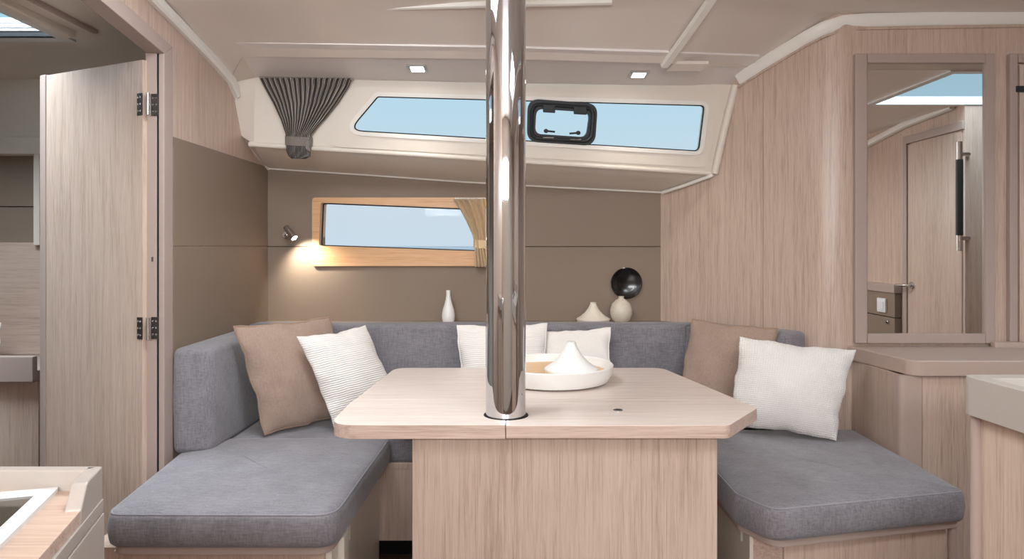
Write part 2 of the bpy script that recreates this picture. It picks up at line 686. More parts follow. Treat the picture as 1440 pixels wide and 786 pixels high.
# slanting bulkhead that bends into the mirror wall
arc = rounded([(CORNER.x, CORNER.y), (BEND.x, BEND.y), (3.5, YM)], [0, .22, 0], 8)
SPL = .50
back_pts = [(CORNER.x, CORNER.y), (wallp(SPL).x, wallp(SPL).y)]
def wall_strip(pts, z0, z1, t):
    b = newbm()
    n = len(pts)
    nr = []
    for i in range(n):
        a, c = V(pts[max(i - 1, 0)]), V(pts[min(i + 1, n - 1)])
        d = (c - a).normalized()
        nr.append(V((-d.y, d.x)))
    q = [[b.verts.new((p[0] + nr[i].x * o, p[1] + nr[i].y * o, z)) for i, p in enumerate(pts)] for o, z in ((0, z0), (0, z1), (t, z1), (t, z0))]
    for r in range(4):
        for i in range(n - 1):
            b.faces.new((q[r][i], q[r][i + 1], q[(r + 1) % 4][i + 1], q[(r + 1) % 4][i]))
    b.faces.new([q[r][0] for r in range(4)])
    b.faces.new([q[r][-1] for r in range(4)][::-1])
    bmesh.ops.recalc_face_normals(b, faces=b.faces[:])
    return b
wr_ = holder('wall_right', (CORNER.x, CORNER.y, 0), 'oak bulkhead that bends round into the mirror wall')
obj('panel', prism([(0, 0), (SPL - .001, 0), (SPL - .001, 2.2), (.42, 2.2), (.36, 1.85), (.29, 1.475), (0, 1.42)], UW, Z_, NW, CORNER, -.03, 0), 'oak', wr_)
i0 = [p for p in arc[1:]]
obj('panel', wall_strip([(wallp(SPL + .001).x, wallp(SPL + .001).y)] + i0, 0, 2.2, .03), 'oak', wr_)
obj('backing', wall_strip([(wallp(SPL - .01, -.004).x, wallp(SPL - .01, -.004).y), (wallp(SPL + .01, -.004).x, wallp(SPL + .01, -.004).y)], 0, 2.2, .02), 'oak', wr_)

# ------------------------------------------------------------------ cabin top: side with the long window
LT, RT, RB = P(360, 110, 2.82), P(1033, 121, 2.94), P(1004, 244, 3.005)
FN = (RT - LT).cross(RB - LT).normalized()
if FN.y > 0:
    FN = -FN
LB = on_plane(357, 203, LT, FN)
FU = (RT - LT).normalized()
FW = FU.cross(FN)
if FW.z < 0:
    FW = -FW


def fp(px, py):
    d = on_plane(px, py, LT, FN) - LT
    return (d.dot(FU), d.dot(FW))


win_px = [(490, 184), (531, 135.5), (991, 148), (983, 213)]
winp = [fp(*q) for q in win_px][::-1]
winr = rounded(winp, [.025, .02, .015, .03], 6)
outer = [fp(357, 203.5), fp(1004, 244.5), fp(1034, 119), fp(358, 107)]
wc = struct(obj('wall_cabin_side', plate(outer, [winr], FU, FW, FN, LT, -.03, 0), 'liner'), 'cream moulded cabin side around the long window')
big = rounded([fp(446, 205), fp(995, 236), fp(1014, 128), fp(525, 117)], [.05, .03, .03, .05], 6)
obj('window_surround', plate(big, [offset(winr, -.012)], FU, FW, FN, LT, -.001, .006), 'liner', wc)
obj('window_bead', plate(offset(winr, -.017), [winr], FU, FW, FN, LT, -.003, .011), 'moulding', wc)
w1 = struct(obj('window_2', prism(offset(winr, -.006), FU, FW, FN, LT, -.022, -.017), 'clear_glass'), 'long cabin side window to the blue sky')
obj('gasket', tube([LT + FU * p[0] + FW * p[1] + FN * -.004 for p in winr], .0045, 6, None, True), 'gasket', w1)
# opening portlight in the long window
po = rounded([fp(741, 199), fp(836, 205), fp(840, 146), fp(742, 138.5)], .05, 8)
pi_ = rounded([fp(752, 188), fp(824, 193), fp(829, 158), fp(754, 153)], .03, 8)
pl = struct(obj('window_3', plate(po, [pi_], FU, FW, FN, LT, -.012, .014), 'black_rubber'), 'black framed opening portlight in the long window')
pm = rounded([fp(746.5, 194), fp(830.5, 199), fp(834.5, 152), fp(748, 146)], .04, 8)
obj('inner_ring', tube([LT + FU * p[0] + FW * p[1] + FN * .013 for p in pm], .009, 8, None, True), 'black_rubber', pl)
for (a, b2) in ((763, 780), (806, 824)):
    q = [fp(a, 158 + (a - 763) * .06), fp(b2, 159 + (a - 763) * .06), fp(b2, 148 + (a - 763) * .06), fp(a, 147 + (a - 763) * .06)]
    obj('portlight_hinge', prism(q, FU, FW, FN, LT, .010, .022, .003), 'black_rubber', pl)
for (a, s) in ((767, 1), (812, -1)):
    kx, ky = a, 184 + (a - 767) * .06
    c0 = fp(kx, ky)
    k3 = LT + FU * c0[0] + FW * c0[1]
    lt = obj('latch', disc(k3 + FN * .012, .009, .02, look(FN), 14), 'black_rubber', pl)
    obj('latch_lever', tube([k3 + FN * .026, k3 + FN * .026 + FU * .038 * s - FW * .003], .004, 8), 'black_rubber', lt)
    c1 = fp(kx - 4 if s > 0 else kx - 11, ky + 9)
    k4 = LT + FU * c1[0] + FW * c1[1] + FN * .018
    obj('latch_plate', tube([k4, k4 + FU * .046], .0035, 6), 'steel', lt)

# soffit from the lip to the hull side
LIPU = [LB, LB.lerp(RB, .25), LB.lerp(RB, .5), LB.lerp(RB, .75), RB]
SB = [P(374, 237, YB), P(513, 246, YB), P(652, 256, YB), P(790, 264, YB), P(932, 271, YB)]
rows = []
for t_, sag in ((0, 0), (.12, -.006), (.3, -.006), (.65, -.002), (1, 0)):
    rows.append([a.lerp(b2, t_) + V((0, 0, sag)) for a, b2 in zip(LIPU, SB)])
rows.append([p + V((0, .085, -.004)) for p in SB])
b = grid(rows)
sf = struct(obj('trim_2', solid(b, -.012), 'liner'), 'cream soffit below the long window')
obj('lip', tube([LB + V((-.02, 0, 0))] + LIPU[1:-1] + [RB], .011, 10), 'liner', sf)
obj('back_bead', tube([p + V((0, -.004, .001)) for p in SB], .005, 8), 'moulding', sf)
# left return between the cabin side and the bulkhead
W0, W1, W2, W3 = P(328, 112, 2.80), P(331, 137, 2.83), P(341, 190, 2.905), P(374, 238, YB)
b = grid([[V((XL - .005, W0.y, W0.z)), LT + V((0, .0, .004))], [V((XL - .005, W1.y, W1.z)), LT.lerp(LB, .33)], [V((XL - .005, W2.y, W2.z)), LB], [V((XL - .005, W3.y, W3.z)), SB[0]]])
obj('return', solid(b, V((0, .012, .004))), 'liner', wc)
# right end bead against the slanting bulkhead
obj('end_bead', tube([P(1034, 120, 2.93), P(1018, 185, 2.955), P(1005, 244, 2.99)], .016, 10), 'liner', wc)
obj('end_bead', tube([P(1003, 246, 2.99), P(962, 261, 3.09), P(931, 271, 3.18)], .008, 8), 'moulding', sf)

# ------------------------------------------------------------------ ceiling
def lerp_col(pts, k):
    out = []
    for a, c in zip(pts, pts[1:]):
        out += [a.lerp(c, i / k) for i in range(k)]
    return out + [pts[-1]]

r0 = [V((XL - .01, 2.83, 1.815)), P(360, 109, 2.82), P(720, 116.5, 2.87), P(925, 119.5, 2.91), P(1036, 121, 2.955)]
r1 = [V((XL - .01, 2.80, 1.825)), P(341, 79, 2.60), P(720, 86, 2.64), P(930, 92, 2.68), P(1056, 96, 2.90)]
strip = solid(grid([lerp_col(r0[1:], 4), lerp_col(r1[1:], 4), lerp_col([p + V((0, -.10, .022)) for p in r1[1:]], 4)]), .012)
ce = holder('ceiling', (0, 0, 2.0), 'moulded cream ceiling of the saloon')
obj('strip_panel', strip, 'strip_panel', ce)
r1b = [p.copy() for p in r1]
for p in r1b:
    p.y -= .004
rs1 = [r1b[0], r1b[1]] + [P(720, 82, 2.60), P(930, 88, 2.64)] + [r1b[4]]
r2 = [V((XL - .01, 2.165, 1.970)), P(236, 0, 2.20), P(720, 0, 2.32), P(1000, 0, 2.34), V((1.28, 2.66, 2.055))]
for i in (1, 2, 3):
    rs1[i].z -= .003
hx0, hx1 = HATCH[0] - HATCH[2] / 2, HATCH[0] + HATCH[2] / 2
hy0, hy1 = HATCH[1] - HATCH[3] / 2, HATCH[1] + HATCH[3] / 2
r3 = [V((XL - .01, hy1, 2.03)), V((-1.05, hy1, 2.04)), V((0.06, hy1, 2.055)), V((.80, hy1, 2.06)), V((1.75, hy1, 2.06))]
mid = []
def hump(a, c, t, up):
    q = a.lerp(c, t)
    q.z += up
    return q
for t_, up in ((.0, 0), (.07, .002), (.14, .005), (.30, .008), (.6, .008), (.8, .005), (1, 0)):
    mid.append([hump(a, c, t_, up if 0 < i < 4 else 0) for i, (a, c) in enumerate(zip(rs1, r2))])
rows = [lerp_col(r, 4) for r in mid]
rows += [lerp_col([a.lerp(c, t_) for a, c in zip(r2, r3)], 4) for t_ in (.33, .66, 1)]
obj('centre_panel', solid(grid(rows), .012), 'ceiling_panel', ce, 30)
# left edge fillet beside the strip
obj('side_panel', solid(grid([[r0[0], r0[1]], [r1[0], r1[1]]]), .012), 'liner', ce)
# flat part overhead (behind the frame) with hatch and companionway openings
cw = [(.82, -.17), (1.48, -.17), (1.48, .67), (.82, .67)]
obj('overhead_panel', plate([(XL - .01, -1.25), (1.75, -1.25), (1.75, hy1 + .002), (XL - .01, hy1 + .002)],
    [[(hx0, hy0), (hx1, hy0), (hx1, hy1 - .01), (hx0, hy1 - .01)], cw], X_, Y_, Z_, O_, 2.052, 2.072), 'ceiling_panel', ce)
# aft overhead with the hatch seen in the mirror
AH = [(2.15, 1.20), (2.95, 1.20), (2.95, 1.95), (2.15, 1.95)]
obj('aft_panel', solid(grid([[V((1.27, YM + .03, 2.053)), V((3.55, YM + .03, 2.053))], [V((1.27, 2.30, 2.053)), V((3.55, 2.30, 2.053))], [V((1.27, 1.98, 2.0)), V((3.55, 1.98, 2.0))]]), .01), 'ceiling_panel', ce)
obj('aft_hatch_panel', plate([(1.52, -1.25), (3.55, -1.25), (3.55, 1.985), (1.52, 1.985)], [AH], X_, Y_, Z_, O_, 2.0, 2.02), 'ceiling_panel', ce)


def hatch(name, poly, z, label, wh=.09, glassname='hatch_glass'):
    o = struct(obj(name, plate(offset(poly, -.03), [offset(poly, .012)], X_, Y_, Z_, O_, z, z + .012), 'white_paint'), label)
    obj('well', plate(offset(poly, -.004), [offset(poly, .006)], X_, Y_, Z_, O_, z + .005, z + wh), 'white_paint', o)
    obj('pane', prism(offset(poly, -.004), X_, Y_, Z_, O_, z + wh, z + wh + .01), glassname, o)
    return o


hatch('window_4', [(hx0, hy0), (hx1, hy0), (hx1, hy1 - .01), (hx0, hy1 - .01)], 2.045, 'deck hatch over the saloon')
hatch('window_5', cw, 2.045, 'companionway opening overhead')
hatch('window_6', AH, 1.993, 'deck hatch seen in the mirror', .05)

# raised edge mouldings on the ceiling
obj('cross_bead', tube([P(482, 13, 2.33), P(560, 9.5, 2.33), P(720, 4, 2.32), P(860, 1, 2.33)], [.004, .011, .014, .014], 8), 'moulding', ce)
pr = [(-.017, -.004), (-.013, .012), (.013, .012), (.017, -.004)]
obj('diagonal_rib', sweep([P(1012, -18, 2.28), P(972, 40, 2.46), P(934, 92, 2.655)], pr, V((0, 0, -1))), 'moulding', ce)
obj('panel_tab', prism([(0, 0), (.135, 0), (.155, .05), (.03, .05)], X_, V((0, -1, .34)).normalized(), V((0, -.3, -1)).normalized(), P(937, 97.5, 2.71), -.006, .008, .002), 'ceiling_panel', ce)

# white edge moulding along the bulkheads
prof = [(-.026, -.012), (-.026, .006), (-.016, .013), (.016, .013), (.026, .006), (.026, -.012)]
tl = [V((XL, 1.3, 2.035)), V((XL, 1.75, 2.015))]
for px, py in ((207, 0), (238, 31), (269, 62), (300, 94), (321, 118), (330, 138)):
    Y = 1.15 * F / (720 - px)
    tl.append(V((XL, Y, EYE - (py - 346) / F * Y + .016)))
lp = [p + V((.010, 0, 0)) for p in tl]
mo = struct(obj('trim_3', sweep(lp, [(-.019, -.012), (-.019, .010), (-.011, .017), (.011, .017), (.019, .010), (.019, -.012)], V((1, 0, -.15))), 'moulding'), 'white ceiling moulding along the forward bulkhead')
pts = []
for px, py in ((331, 139), (336, 165), (342, 192), (356, 214), (375, 238)):
    Y = 1.15 * F / (720 - px)
    pts.append(V((XL + .006, min(Y, YB), EYE - (py - 346) / F * Y + .004)))
obj('lower_bead', tube([V((XL + .006, 2.80, 1.80))] + pts, .010, 8), 'moulding', mo)
rt = []
for px, py in ((1038, 112), (1075, 88), (1110, 67), (1135, 52), (1158, 40)):
    k = (px - 720) / F
    s = (k * CORNER.y - CORNER.x) / (UW.x - k * UW.y)
    p = wallp(s)
    rt.append(V((p.x, p.y, EYE - (py - 346) / F * p.y)))
for px, py in ((1185, 31), (1220, 28.5), (1300, 27), (1440, 25), (1700, 22)):
    Y = YM - (.0 if px > 1200 else -.012)
    rt.append(P(px, py, Y))
ups = [NW.copy() for _ in range(4)] + [V((-.5, -1, 0)), V((-.3, -1, 0)), V((0, -1, 0)), V((0, -1, 0)), V((0, -1, 0)), V((0, -1, 0))]
mr = struct(obj('trim_4', sweep(rt, prof, [u + V((0, 0, -.35)) for u in ups]), 'moulding'), 'white curved ceiling moulding over the mirror wall')
obj('lower_bead', tube([p + V((0, 0, -.034)) + u * .004 for p, u in zip(rt, ups)], .005, 6), 'oak', mr)

# ------------------------------------------------------------------ rest of the shell
wre = struct(obj('wall_rear', plate([(-1.3, 0), (3.55, 0), (3.55, 2.2), (-1.3, 2.2)], [[(-1.0, 1.48), (.8, 1.48), (.8, 1.76), (-1.0, 1.76)]], X_, Z_, Y_, O_, -1.25, -1.21), 'liner'), 'cream hull side behind the galley')
struct(obj('window_7', prism([(-1.02, 1.46), (.82, 1.46), (.82, 1.78), (-1.02, 1.78)], X_, Z_, Y_, O_, -1.24, -1.23), 'hatch_glass'), 'long window behind the galley')
BX, BY = 2.71, 1.20
aw = struct(obj('wall_aft', box(BX, BX + .04, -1.25, BY, 0, 2.005), 'oak'), 'oak bulkhead with the aft cabin door')
obj('partition', box(BX - .005, 3.55, BY - .04, BY + .004, 0, 2.003, .003), 'oak', aw)
struct(obj('wall_end', box(3.5, 3.55, -1.25, YM, 0, 2.1), 'oak'), 'oak end wall of the aft passage')
obj('moulding', tube([V((BX - .012, -.3, 1.87)), V((BX - .012, .15, 1.93)), V((BX - .012, .6, 1.985)), V((BX - .012, 1.1, 2.01))], .026, 8), 'moulding', aw)
# aft cabin door
def aft(px):
    k = (px - 720) / F
    return 2 * YM - BX / k
dya, dyb = aft(1276), aft(1352)
d2 = holder('door_2', (BX, dya, 0), 'closed oak door of the aft cabin seen in the mirror')
obj('door_leaf', box(BX - .012, BX, dya + .007, dyb - .0, .05, 1.840, .002), 'oak', d2)
obj('jamb', box(BX - .02, BX, dya - .045, dya, 0, 1.86, .004), 'mauve_trim', d2)
obj('head', box(BX - .02, BX, dya - .045, BY, 1.848, 1.90, .004), 'mauve_trim', d2)
hz = EYE - (401 - 346) / F * (2 * YM - dya - .05)
dh = obj('door_handle', disc(V((BX - .012, dya + .055, hz)), .025, .008, look((-1, 0, 0)), 20), 'steel', d2)
obj('lever', tube([V((BX - .015, dya + .055, hz)), V((BX - .06, dya + .055, hz)), V((BX - .065, dya + .045, hz)), V((BX - .065, dya - .05, hz - .004))], .009, 10), 'steel', dh)
# aft locker with switch
l1 = thing('aft_locker', (BX - .2, aft(1226), 0), 'taupe locker beside the aft cabin door, seen in the mirror', 'cabinet')
lz = EYE - (400 - 346) / F * (2 * YM - aft(1265))
obj('body', box(BX - .05, BX, -.9, aft(1266), 0, lz - .235, .003), 'taupe_panel', l1)
obj('body', box(BX - .05, BX, -.9, aft(1266), lz - .229, lz - .06, .003), 'taupe_panel', l1)
obj('top_rail', box(BX - .06, BX, -.9, aft(1267), lz - .06, lz, .004), 'mauve_trim', l1)
sy = aft(1249)
ls = tag(obj('light_switch', box(BX - .064, BX - .05, sy - .055, sy + .055, lz - .205, lz - .105, .004), 'switch_white'), 'white square light switch on the taupe locker, seen in the mirror', 'switch')
obj('rocker', box(BX - .068, BX - .062, sy - .035, sy + .035, lz - .19, lz - .125, .003), 'switch_white', ls)
sk = tag(obj('socket', disc(V((BX - .05, aft(1257), lz - .27)), .012, .012, look((-1, 0, 0)), 14), 'steel'), 'small round metal outlet below the light switch, seen in the mirror', 'outlet')
obj('cap', disc(V((BX - .061, aft(1257), lz - .27)), .007, .006, look((-1, 0, 0)), 12), 'leather_black', sk)
# grab handle on the partition corner
gx = (1346 - 720) / F * (2 * YM - 1.28)
gh = thing('grab_handle', (gx, 1.28, 1.0), 'steel grab rail wrapped in black leather, seen in the mirror', 'handle')
T_ = 2 * YM - 1.28
gz = lambda y: EYE - (y - 346) / F * T_
obj('bar', tube([V((gx, 1.28, gz(200))), V((gx, 1.28, gz(353)))], .016, 14), 'steel', gh)
obj('grip', tube([V((gx, 1.28, gz(225))), V((gx, 1.28, gz(331)))], .0195, 14), 'leather_black', gh)
for y in (217, 335):
    obj('bracket', tube([V((gx, 1.28, gz(y))), V((gx + .06, 1.27, gz(y))), V((gx + .10, BY + .004, gz(y)))], .012, 10), 'steel', gh)

# sea outside
so = tag(obj('sea', plan([(-9000, 6), (9000, 6), (9000, 15000), (-9000, 15000)], -1.3, -1.2), 'sea'), 'calm blue sea outside the hull window', 'sea')
so['kind'] = 'stuff'

# ------------------------------------------------------------------ forward cabin behind the open door
YF = 2.95
fz = lambda y, Y=YF: EYE - (y - 346) / F * Y
wf = holder('wall_cabin', (-2.2, YF, 0), 'hull side of the forward cabin seen through the doorway')
obj('upper_liner', box(-3.2, XL - .04, YF, YF + .05, fz(195), 2.1), 'liner', wf)
obj('sill', box(-3.2, XL - .04, YF - .03, YF + .05, fz(218), fz(193), .006), 'liner', wf)
obj('recess_panel', box(-3.2, XL - .04, YF + .03, YF + .06, fz(345), fz(290.8), .002), 'taupe_panel', wf)
obj('recess_panel', box(-3.2, XL - .04, YF + .03, YF + .06, fz(289.6), fz(216), .002), 'taupe_panel', wf)
obj('recess_backing', box(-3.2, XL - .04, YF + .06, YF + .075, fz(345), fz(216)), 'taupe_panel', wf)
obj('recess_end', box((51 - 720) / F * YF, (60 - 720) / F * YF, YF - .02, YF + .05, fz(345), fz(216), .004), 'liner', wf)
obj('cross_panel', box(-3.2, XL - .04, YF, YF + .03, fz(500), fz(341), .002), 'oak_cross', wf)
obj('lower_panel', box(-3.2, XL - .04, YF, YF + .03, 0, fz(498), .002), 'oak', wf)
wg = struct(obj('wall_forward', box(-3.25, -3.2, -1.25, 3.05, 0, 2.1), 'liner'), 'forward end wall of the front cabin')
struct(obj('wall_forward_side', box(-3.25, XL - .04, 0.6, .65, 0, 2.1), 'liner'), 'inner side wall of the front cabin')
FH = [(-2.35, 1.75), (-1.62, 1.75), (-1.62, 2.46), (-2.35, 2.46)]
cz = 1.90
cf = struct(obj('ceiling_cabin', plate([(-3.25, .6), (XL - .036, .6), (XL - .036, 2.62), (-3.25, 2.62)], [FH], X_, Y_, Z_, O_, cz, cz + .02), 'liner'), 'cream ceiling of the front cabin')
obj('cove', solid(grid([[V((-3.25, 2.60, cz)), V((XL - .036, 2.60, cz))], [V((-3.25, 2.80, cz - .012)), V((XL - .036, 2.80, cz - .012))], [V((-3.25, 2.97, fz(112))), V((XL - .036, 2.97, fz(112)))]]), V((0, .005, .012))), 'liner', cf)
obj('hatch_beam', box(-1.575, -1.53, 1.2, 2.40, cz - .022, cz + .01, .008, 3), 'liner', cf)
obj('hatch_beam', box(-1.46, -1.44, 1.2, 2.38, cz - .012, cz + .01, .005, 3), 'mauve_trim', cf)
h3 = hatch('window_8', FH, cz - .006, 'deck hatch of the forward cabin with a roller blind', .075)
bl_ = obj('blind_cassette', box(-2.33, -1.64, 2.425, 2.450, cz + .014, cz + .062, .004), 'white_paint', h3)
for k in range(2):
    obj('rib', box(-2.33, -1.64, 2.421, 2.428, cz + .026 + .017 * k, cz + .030 + .017 * k, .001), 'switch_white', bl_)
obj('blind_rail', box(-2.34, -1.63, 2.43, 2.452, cz - .004, cz + .014, .002), 'black_rubber', h3)
# shelf and pillow in the forward cabin
SHY = 2.62
st = thing('cabin_shelf', (-1.95, SHY, .6), 'taupe shelf edge against the oak wall inside the front cabin', 'shelf')
stz = EYE - (500 - 346) / F * SHY
obj('shelf_board', box(-3.1, (50 - 720) / F * SHY, SHY, YF, stz - .10, stz - .06, .004), 'mauve_trim', st)
obj('fiddle', box(-3.1, (51 - 720) / F * SHY, SHY - .02, SHY + .01, stz - .10, stz, .006), 'mauve_trim', st)
obj('front_panel', box(-3.1, (49 - 720) / F * SHY, SHY + .02, SHY + .04, 0, stz - .10, .002), 'oak', st)


# ------------------------------------------------------------------ settee
def cushion(poly, z0, z1, r=.018, crown=.010, rb=None):
    rb = rb or r
    b = newbm()
    prof = [(rb, z0)]
    for k in range(1, 4):
        a = PI / 2 * k / 3
        prof.append((rb * (1 - math.sin(a)), z0 + rb * (1 - math.cos(a))))
    zm = (z0 + z1) / 2
    prof.append((-.004, zm))
    for k in range(0, 5):
        a = PI / 2 * k / 4
        prof.append((r * (1 - math.cos(a)), z1 - r + r * math.sin(a)))
    rings = []
    for d, z in prof:
        rings.append([b.verts.new((p[0], p[1], z)) for p in offset(poly, d)])
    n = len(poly)
    top = offset(poly, r)
    cx = sum(p[0] for p in top) / n
    cy = sum(p[1] for p in top) / n
    if crown > .001:
        for k, zc in ((.93, .35), (.82, .70), (.60, .92), (.3, 1.0)):
            rings.append([b.verts.new((cx + (p[0] - cx) * k, cy + (p[1] - cy) * k, z1 + crown * zc)) for p in top])
    for a, c in zip(rings, rings[1:]):
        for i in range(n):
            b.faces.new((a[i], a[(i + 1) % n], c[(i + 1) % n], c[i]))
    b.faces.new(rings[0][::-1])
    b.faces.new(rings[-1])
    bmesh.ops.recalc_face_normals(b, faces=b.faces[:])
    return b


def dense(poly, step=.08):
    out = []
    n = len(poly)
    for i in range(n):
        a, c = V(poly[i]), V(poly[(i + 1) % n])
        k = max(1, int((c - a).length / step))
        for j in range(k):
            q = a.lerp(c, j / k)
            out.append((q.x, q.y))
    return out


def make_cushion(name, poly, rr, z0, z1, label, cat, r=.018, crown=.01, seam=True, group=None):
    p = rounded(poly, rr, 6)
    cx = sum(q[0] for q in p) / len(p)
    cy = sum(q[1] for q in p) / len(p)
    t = thing(name, (cx, cy, z0), label, cat, group)
    obj('cover', cushion(p, z0, z1, r, crown), 'grey_cloth', t, 60)
    if seam:
        sp = dense(offset(p, r * .33))
        obj('seam', tube([V((q[0], q[1], z1 - r * .30)) for q in sp], .0028, 5, None, True), 'grey_piping', t, 60)
    return t


SZ, CT = .455, .095
LC = [(-1.064, 1.776), (-.455, 1.770), (-.440, 2.483), (-1.142, 2.483)]
make_cushion('seat_cushion', LC, [.05, .07, .03, .02], SZ - CT, SZ, 'grey fabric seat cushion beside the open oak door', 'cushion', .020, .010)
RC = [(.628, 2.60), (.628, 1.93), (.690, 1.806), (1.292, 1.945), (1.300, 2.60)]
make_cushion('seat_cushion', RC, [.02, .05, .06, .015, .02], SZ - CT, SZ, 'grey fabric seat cushion beside the oak counter cabinet', 'cushion', .020, .010)
BC = [(-1.142, 2.487), (.622, 2.487), (.622, 2.604), (1.085, 2.604), (.75, 2.943), (-1.142, 2.95)]
make_cushion('seat_cushion', BC, [.02, .015, .02, .02, .03, .02], SZ - CT, SZ - .004, 'long grey fabric seat cushion running behind the table', 'cushion', .016, 0)
BZ = .806
make_cushion('back_cushion', [(-1.142, 2.285), (-1.012, 2.300), (-1.000, 2.935), (-1.142, 2.935)], [.03, .05, .01, .01], SZ - .004, BZ, 'grey fabric backrest cushion against the taupe side panel', 'cushion', .022, .004, False)
make_cushion('back_cushion', [(-1.142, 2.94), (.748, 2.942), (.838, 3.032), (.815, 3.055), (-1.142, 3.055)], [.01, .004, 0, 0, .01], SZ - .004, BZ + .006, 'long grey fabric backrest cushion below the hull window', 'cushion', .02, .003, False)
f0, f1 = wallp(.223, .145), wallp(.68, .145)
g0, g1 = wallp(.223, .012), wallp(.69, .012)
make_cushion('back_cushion', [(f0.x, f0.y), (f1.x, f1.y), (g1.x, g1.y), (g0.x, g0.y)], [.004, .05, .03, .004], SZ - .004, BZ + .008, 'grey fabric backrest cushion against the slanting oak bulkhead', 'cushion', .022, .004, False)

# wooden bases
UZ = SZ - CT
LBP = [(-1.055, 1.815), (-.495, 1.815), (-.478, 2.49), (-1.142, 2.49)]
t = thing('settee_locker', (-.78, 1.8, 0), 'oak seat base under the grey cushion by the open door', 'locker')
obj('tray_lip', plan(rounded([(-1.055, 1.793), (-.475, 1.790), (-.462, 2.487), (-1.142, 2.487)], [.05, .06, .02, .02], 6), UZ - .022, UZ + .002, .004), 'mauve_trim', t)
obj('front_panel', box(-1.06, -.500, 1.815, 1.835, 0, UZ - .020, .002), 'oak', t)
obj('side_panel', plate([(1.835, 0), (2.486, 0), (2.486, UZ - .02), (1.835, UZ - .02)], [[(2.02, UZ - .09), (2.045, UZ - .09), (2.045, UZ - .03), (2.02, UZ - .03)]], Y_, Z_, X_, O_, -.502, -.484), 'liner', t)
obj('latch_block', box(-.486, -.466, 1.90, 1.955, UZ - .115, UZ - .02, .006), 'liner', t)
obj('inner_side', box(-1.14, -1.05, 1.835, 2.486, 0, UZ - .02), 'oak', t)
t = thing('settee_locker', (0, 2.5, 0), 'shaded oak seat base behind the table pedestal', 'locker')
obj('front_panel', box(-.499, .673, 2.490, 2.51, .075, UZ - .021, .002), 'oak', t)
obj('top_rail', box(-.462, .646, 2.486, 2.51, UZ - .022, UZ + .001, .003), 'oak', t)
obj('toe_kick', box(-.499, .672, 2.54, 2.56, 0, .08), 'void_black', t)
t = thing('settee_locker', (.97, 1.9, 0), 'oak seat base under the grey cushion by the counter cabinet', 'locker')
RL = rounded([(.645, 2.59), (.645, 1.95), (.705, 1.83), (1.285, 1.965), (1.298, 2.59)], [.02, .04, .05, .01, .01], 6)
obj('tray_lip', plan(RL, UZ - .022, UZ + .002, .004), 'mauve_trim', t)
a, c = V((.745, 1.868, 0)), V((1.262, 1.985, 0))
dd = (c - a).normalized()
nn = V((dd.y, -dd.x, 0))
obj('front_panel', prism([(0, 0), ((c - a).length, 0), ((c - a).length, UZ - .02), (0, UZ - .02)], dd, Z_, nn, a, -.02, 0, .002), 'oak', t)
obj('corner_post', tube([V((c.x + .014, c.y - .006, 0)), V((c.x + .014, c.y - .006, UZ - .02))], .012, 10), 'mauve_trim', t)
obj('side_panel', plate([(1.93, 0), (2.52, 0), (2.52, UZ - .02), (1.93, UZ - .02)], [[(1.985, UZ - .075), (2.005, UZ - .075), (2.005, UZ - .025), (1.985, UZ - .025)]], Y_, Z_, X_, O_, .672, .69), 'liner', t)
obj('corner_panel', prism([(0, 0), (.096, 0), (.096, UZ - .02), (0, UZ - .02)], V((.755 - .675, 1.866 - 1.935, 0)).normalized(), Z_, V((-.65, -.76, 0)).normalized(), V((.676, 1.935, 0)), -.012, 0, .002), 'oak_edge', t)
obj('latch_block', box(.652, .673, 1.935, 1.975, UZ - .17, UZ - .155, .003), 'liner', t)
obj('inner_side', box(.715, .725, 1.95, 2.52, 0, UZ - .02), 'oak', t)  # unseen panel added behind the latch slot so its hole stays dark

# ------------------------------------------------------------------ table
TZ, TT = .70, .034
PX_, PY_, PR = -.0165, 1.823, .0535
def edged(o, m2='oak_edge'):
    o.data.materials.append(M[m2])
    for p in o.data.polygons:
        if p.normal.z < .6:
            p.material_index = 1
    return o


tb = thing('dining_table', (.13, 2.1, 0), 'pale oak dining table in front of the grey settee, with the steel post through it', 'table')


def arc_pts(cx, cy, r, a0, a1, k=14):
    return [(cx + r * math.cos(a0 + (a1 - a0) * i / k), cy + r * math.sin(a0 + (a1 - a0) * i / k)) for i in range(k + 1)]


SEAMY, GAP, HR = 2.0, .0008, PR + .006
left = [(PX_ - GAP, 1.714), (PX_ - GAP, PY_ - HR)]
left += arc_pts(PX_, PY_, HR, -PI / 2, -1.5 * PI)
left += [(PX_ - GAP, SEAMY - GAP), (-.462, SEAMY - GAP)]
left += rounded([(-.5, 2.0), (-.465, 1.96), (-.462, 1.714), (-.3, 1.714)], [0, 0, .075, 0], 8)[1:-1]
b = plan(left[::-1], TZ - TT, TZ, .003, 2)
edged(obj('table_leaf', b, 'oak_table', tb))
right = [(PX_ + GAP, 1.714), (.545, 1.714), (.684, 1.900), (.664, SEAMY - GAP), (PX_ + GAP, SEAMY - GAP)]
right = rounded(right, [0, .03, .03, 0, 0], 4)
right += arc_pts(PX_, PY_, HR, PI / 2, -PI / 2)
b = plan(right, TZ - TT, TZ, .003, 2)
edged(obj('table_leaf', b, 'oak_table', tb))
rear = rounded([(-.462, SEAMY + GAP), (.6635, SEAMY + GAP), (.556, 2.526), (-.432, 2.526)], [0, 0, .06, .06], 6)
edged(obj('table_leaf', plan(rear, TZ - TT, TZ, .003, 2), 'oak_table', tb))
ped = obj('pedestal', box(-.258, .531, 1.765, 1.785, 0, TZ - TT, .002), 'oak', tb)
obj('pedestal_side', box(-.256, -.236, 1.785, 2.46, 0, TZ - TT, .002), 'oak', tb)
obj('pedestal_side', box(.509, .529, 1.785, 2.46, 0, TZ - TT, .002), 'oak', tb)
obj('pedestal_back', box(-.236, .509, 2.44, 2.46, 0, TZ - TT, .002), 'oak', tb)
ex = P(869, 577, 432 / 231)
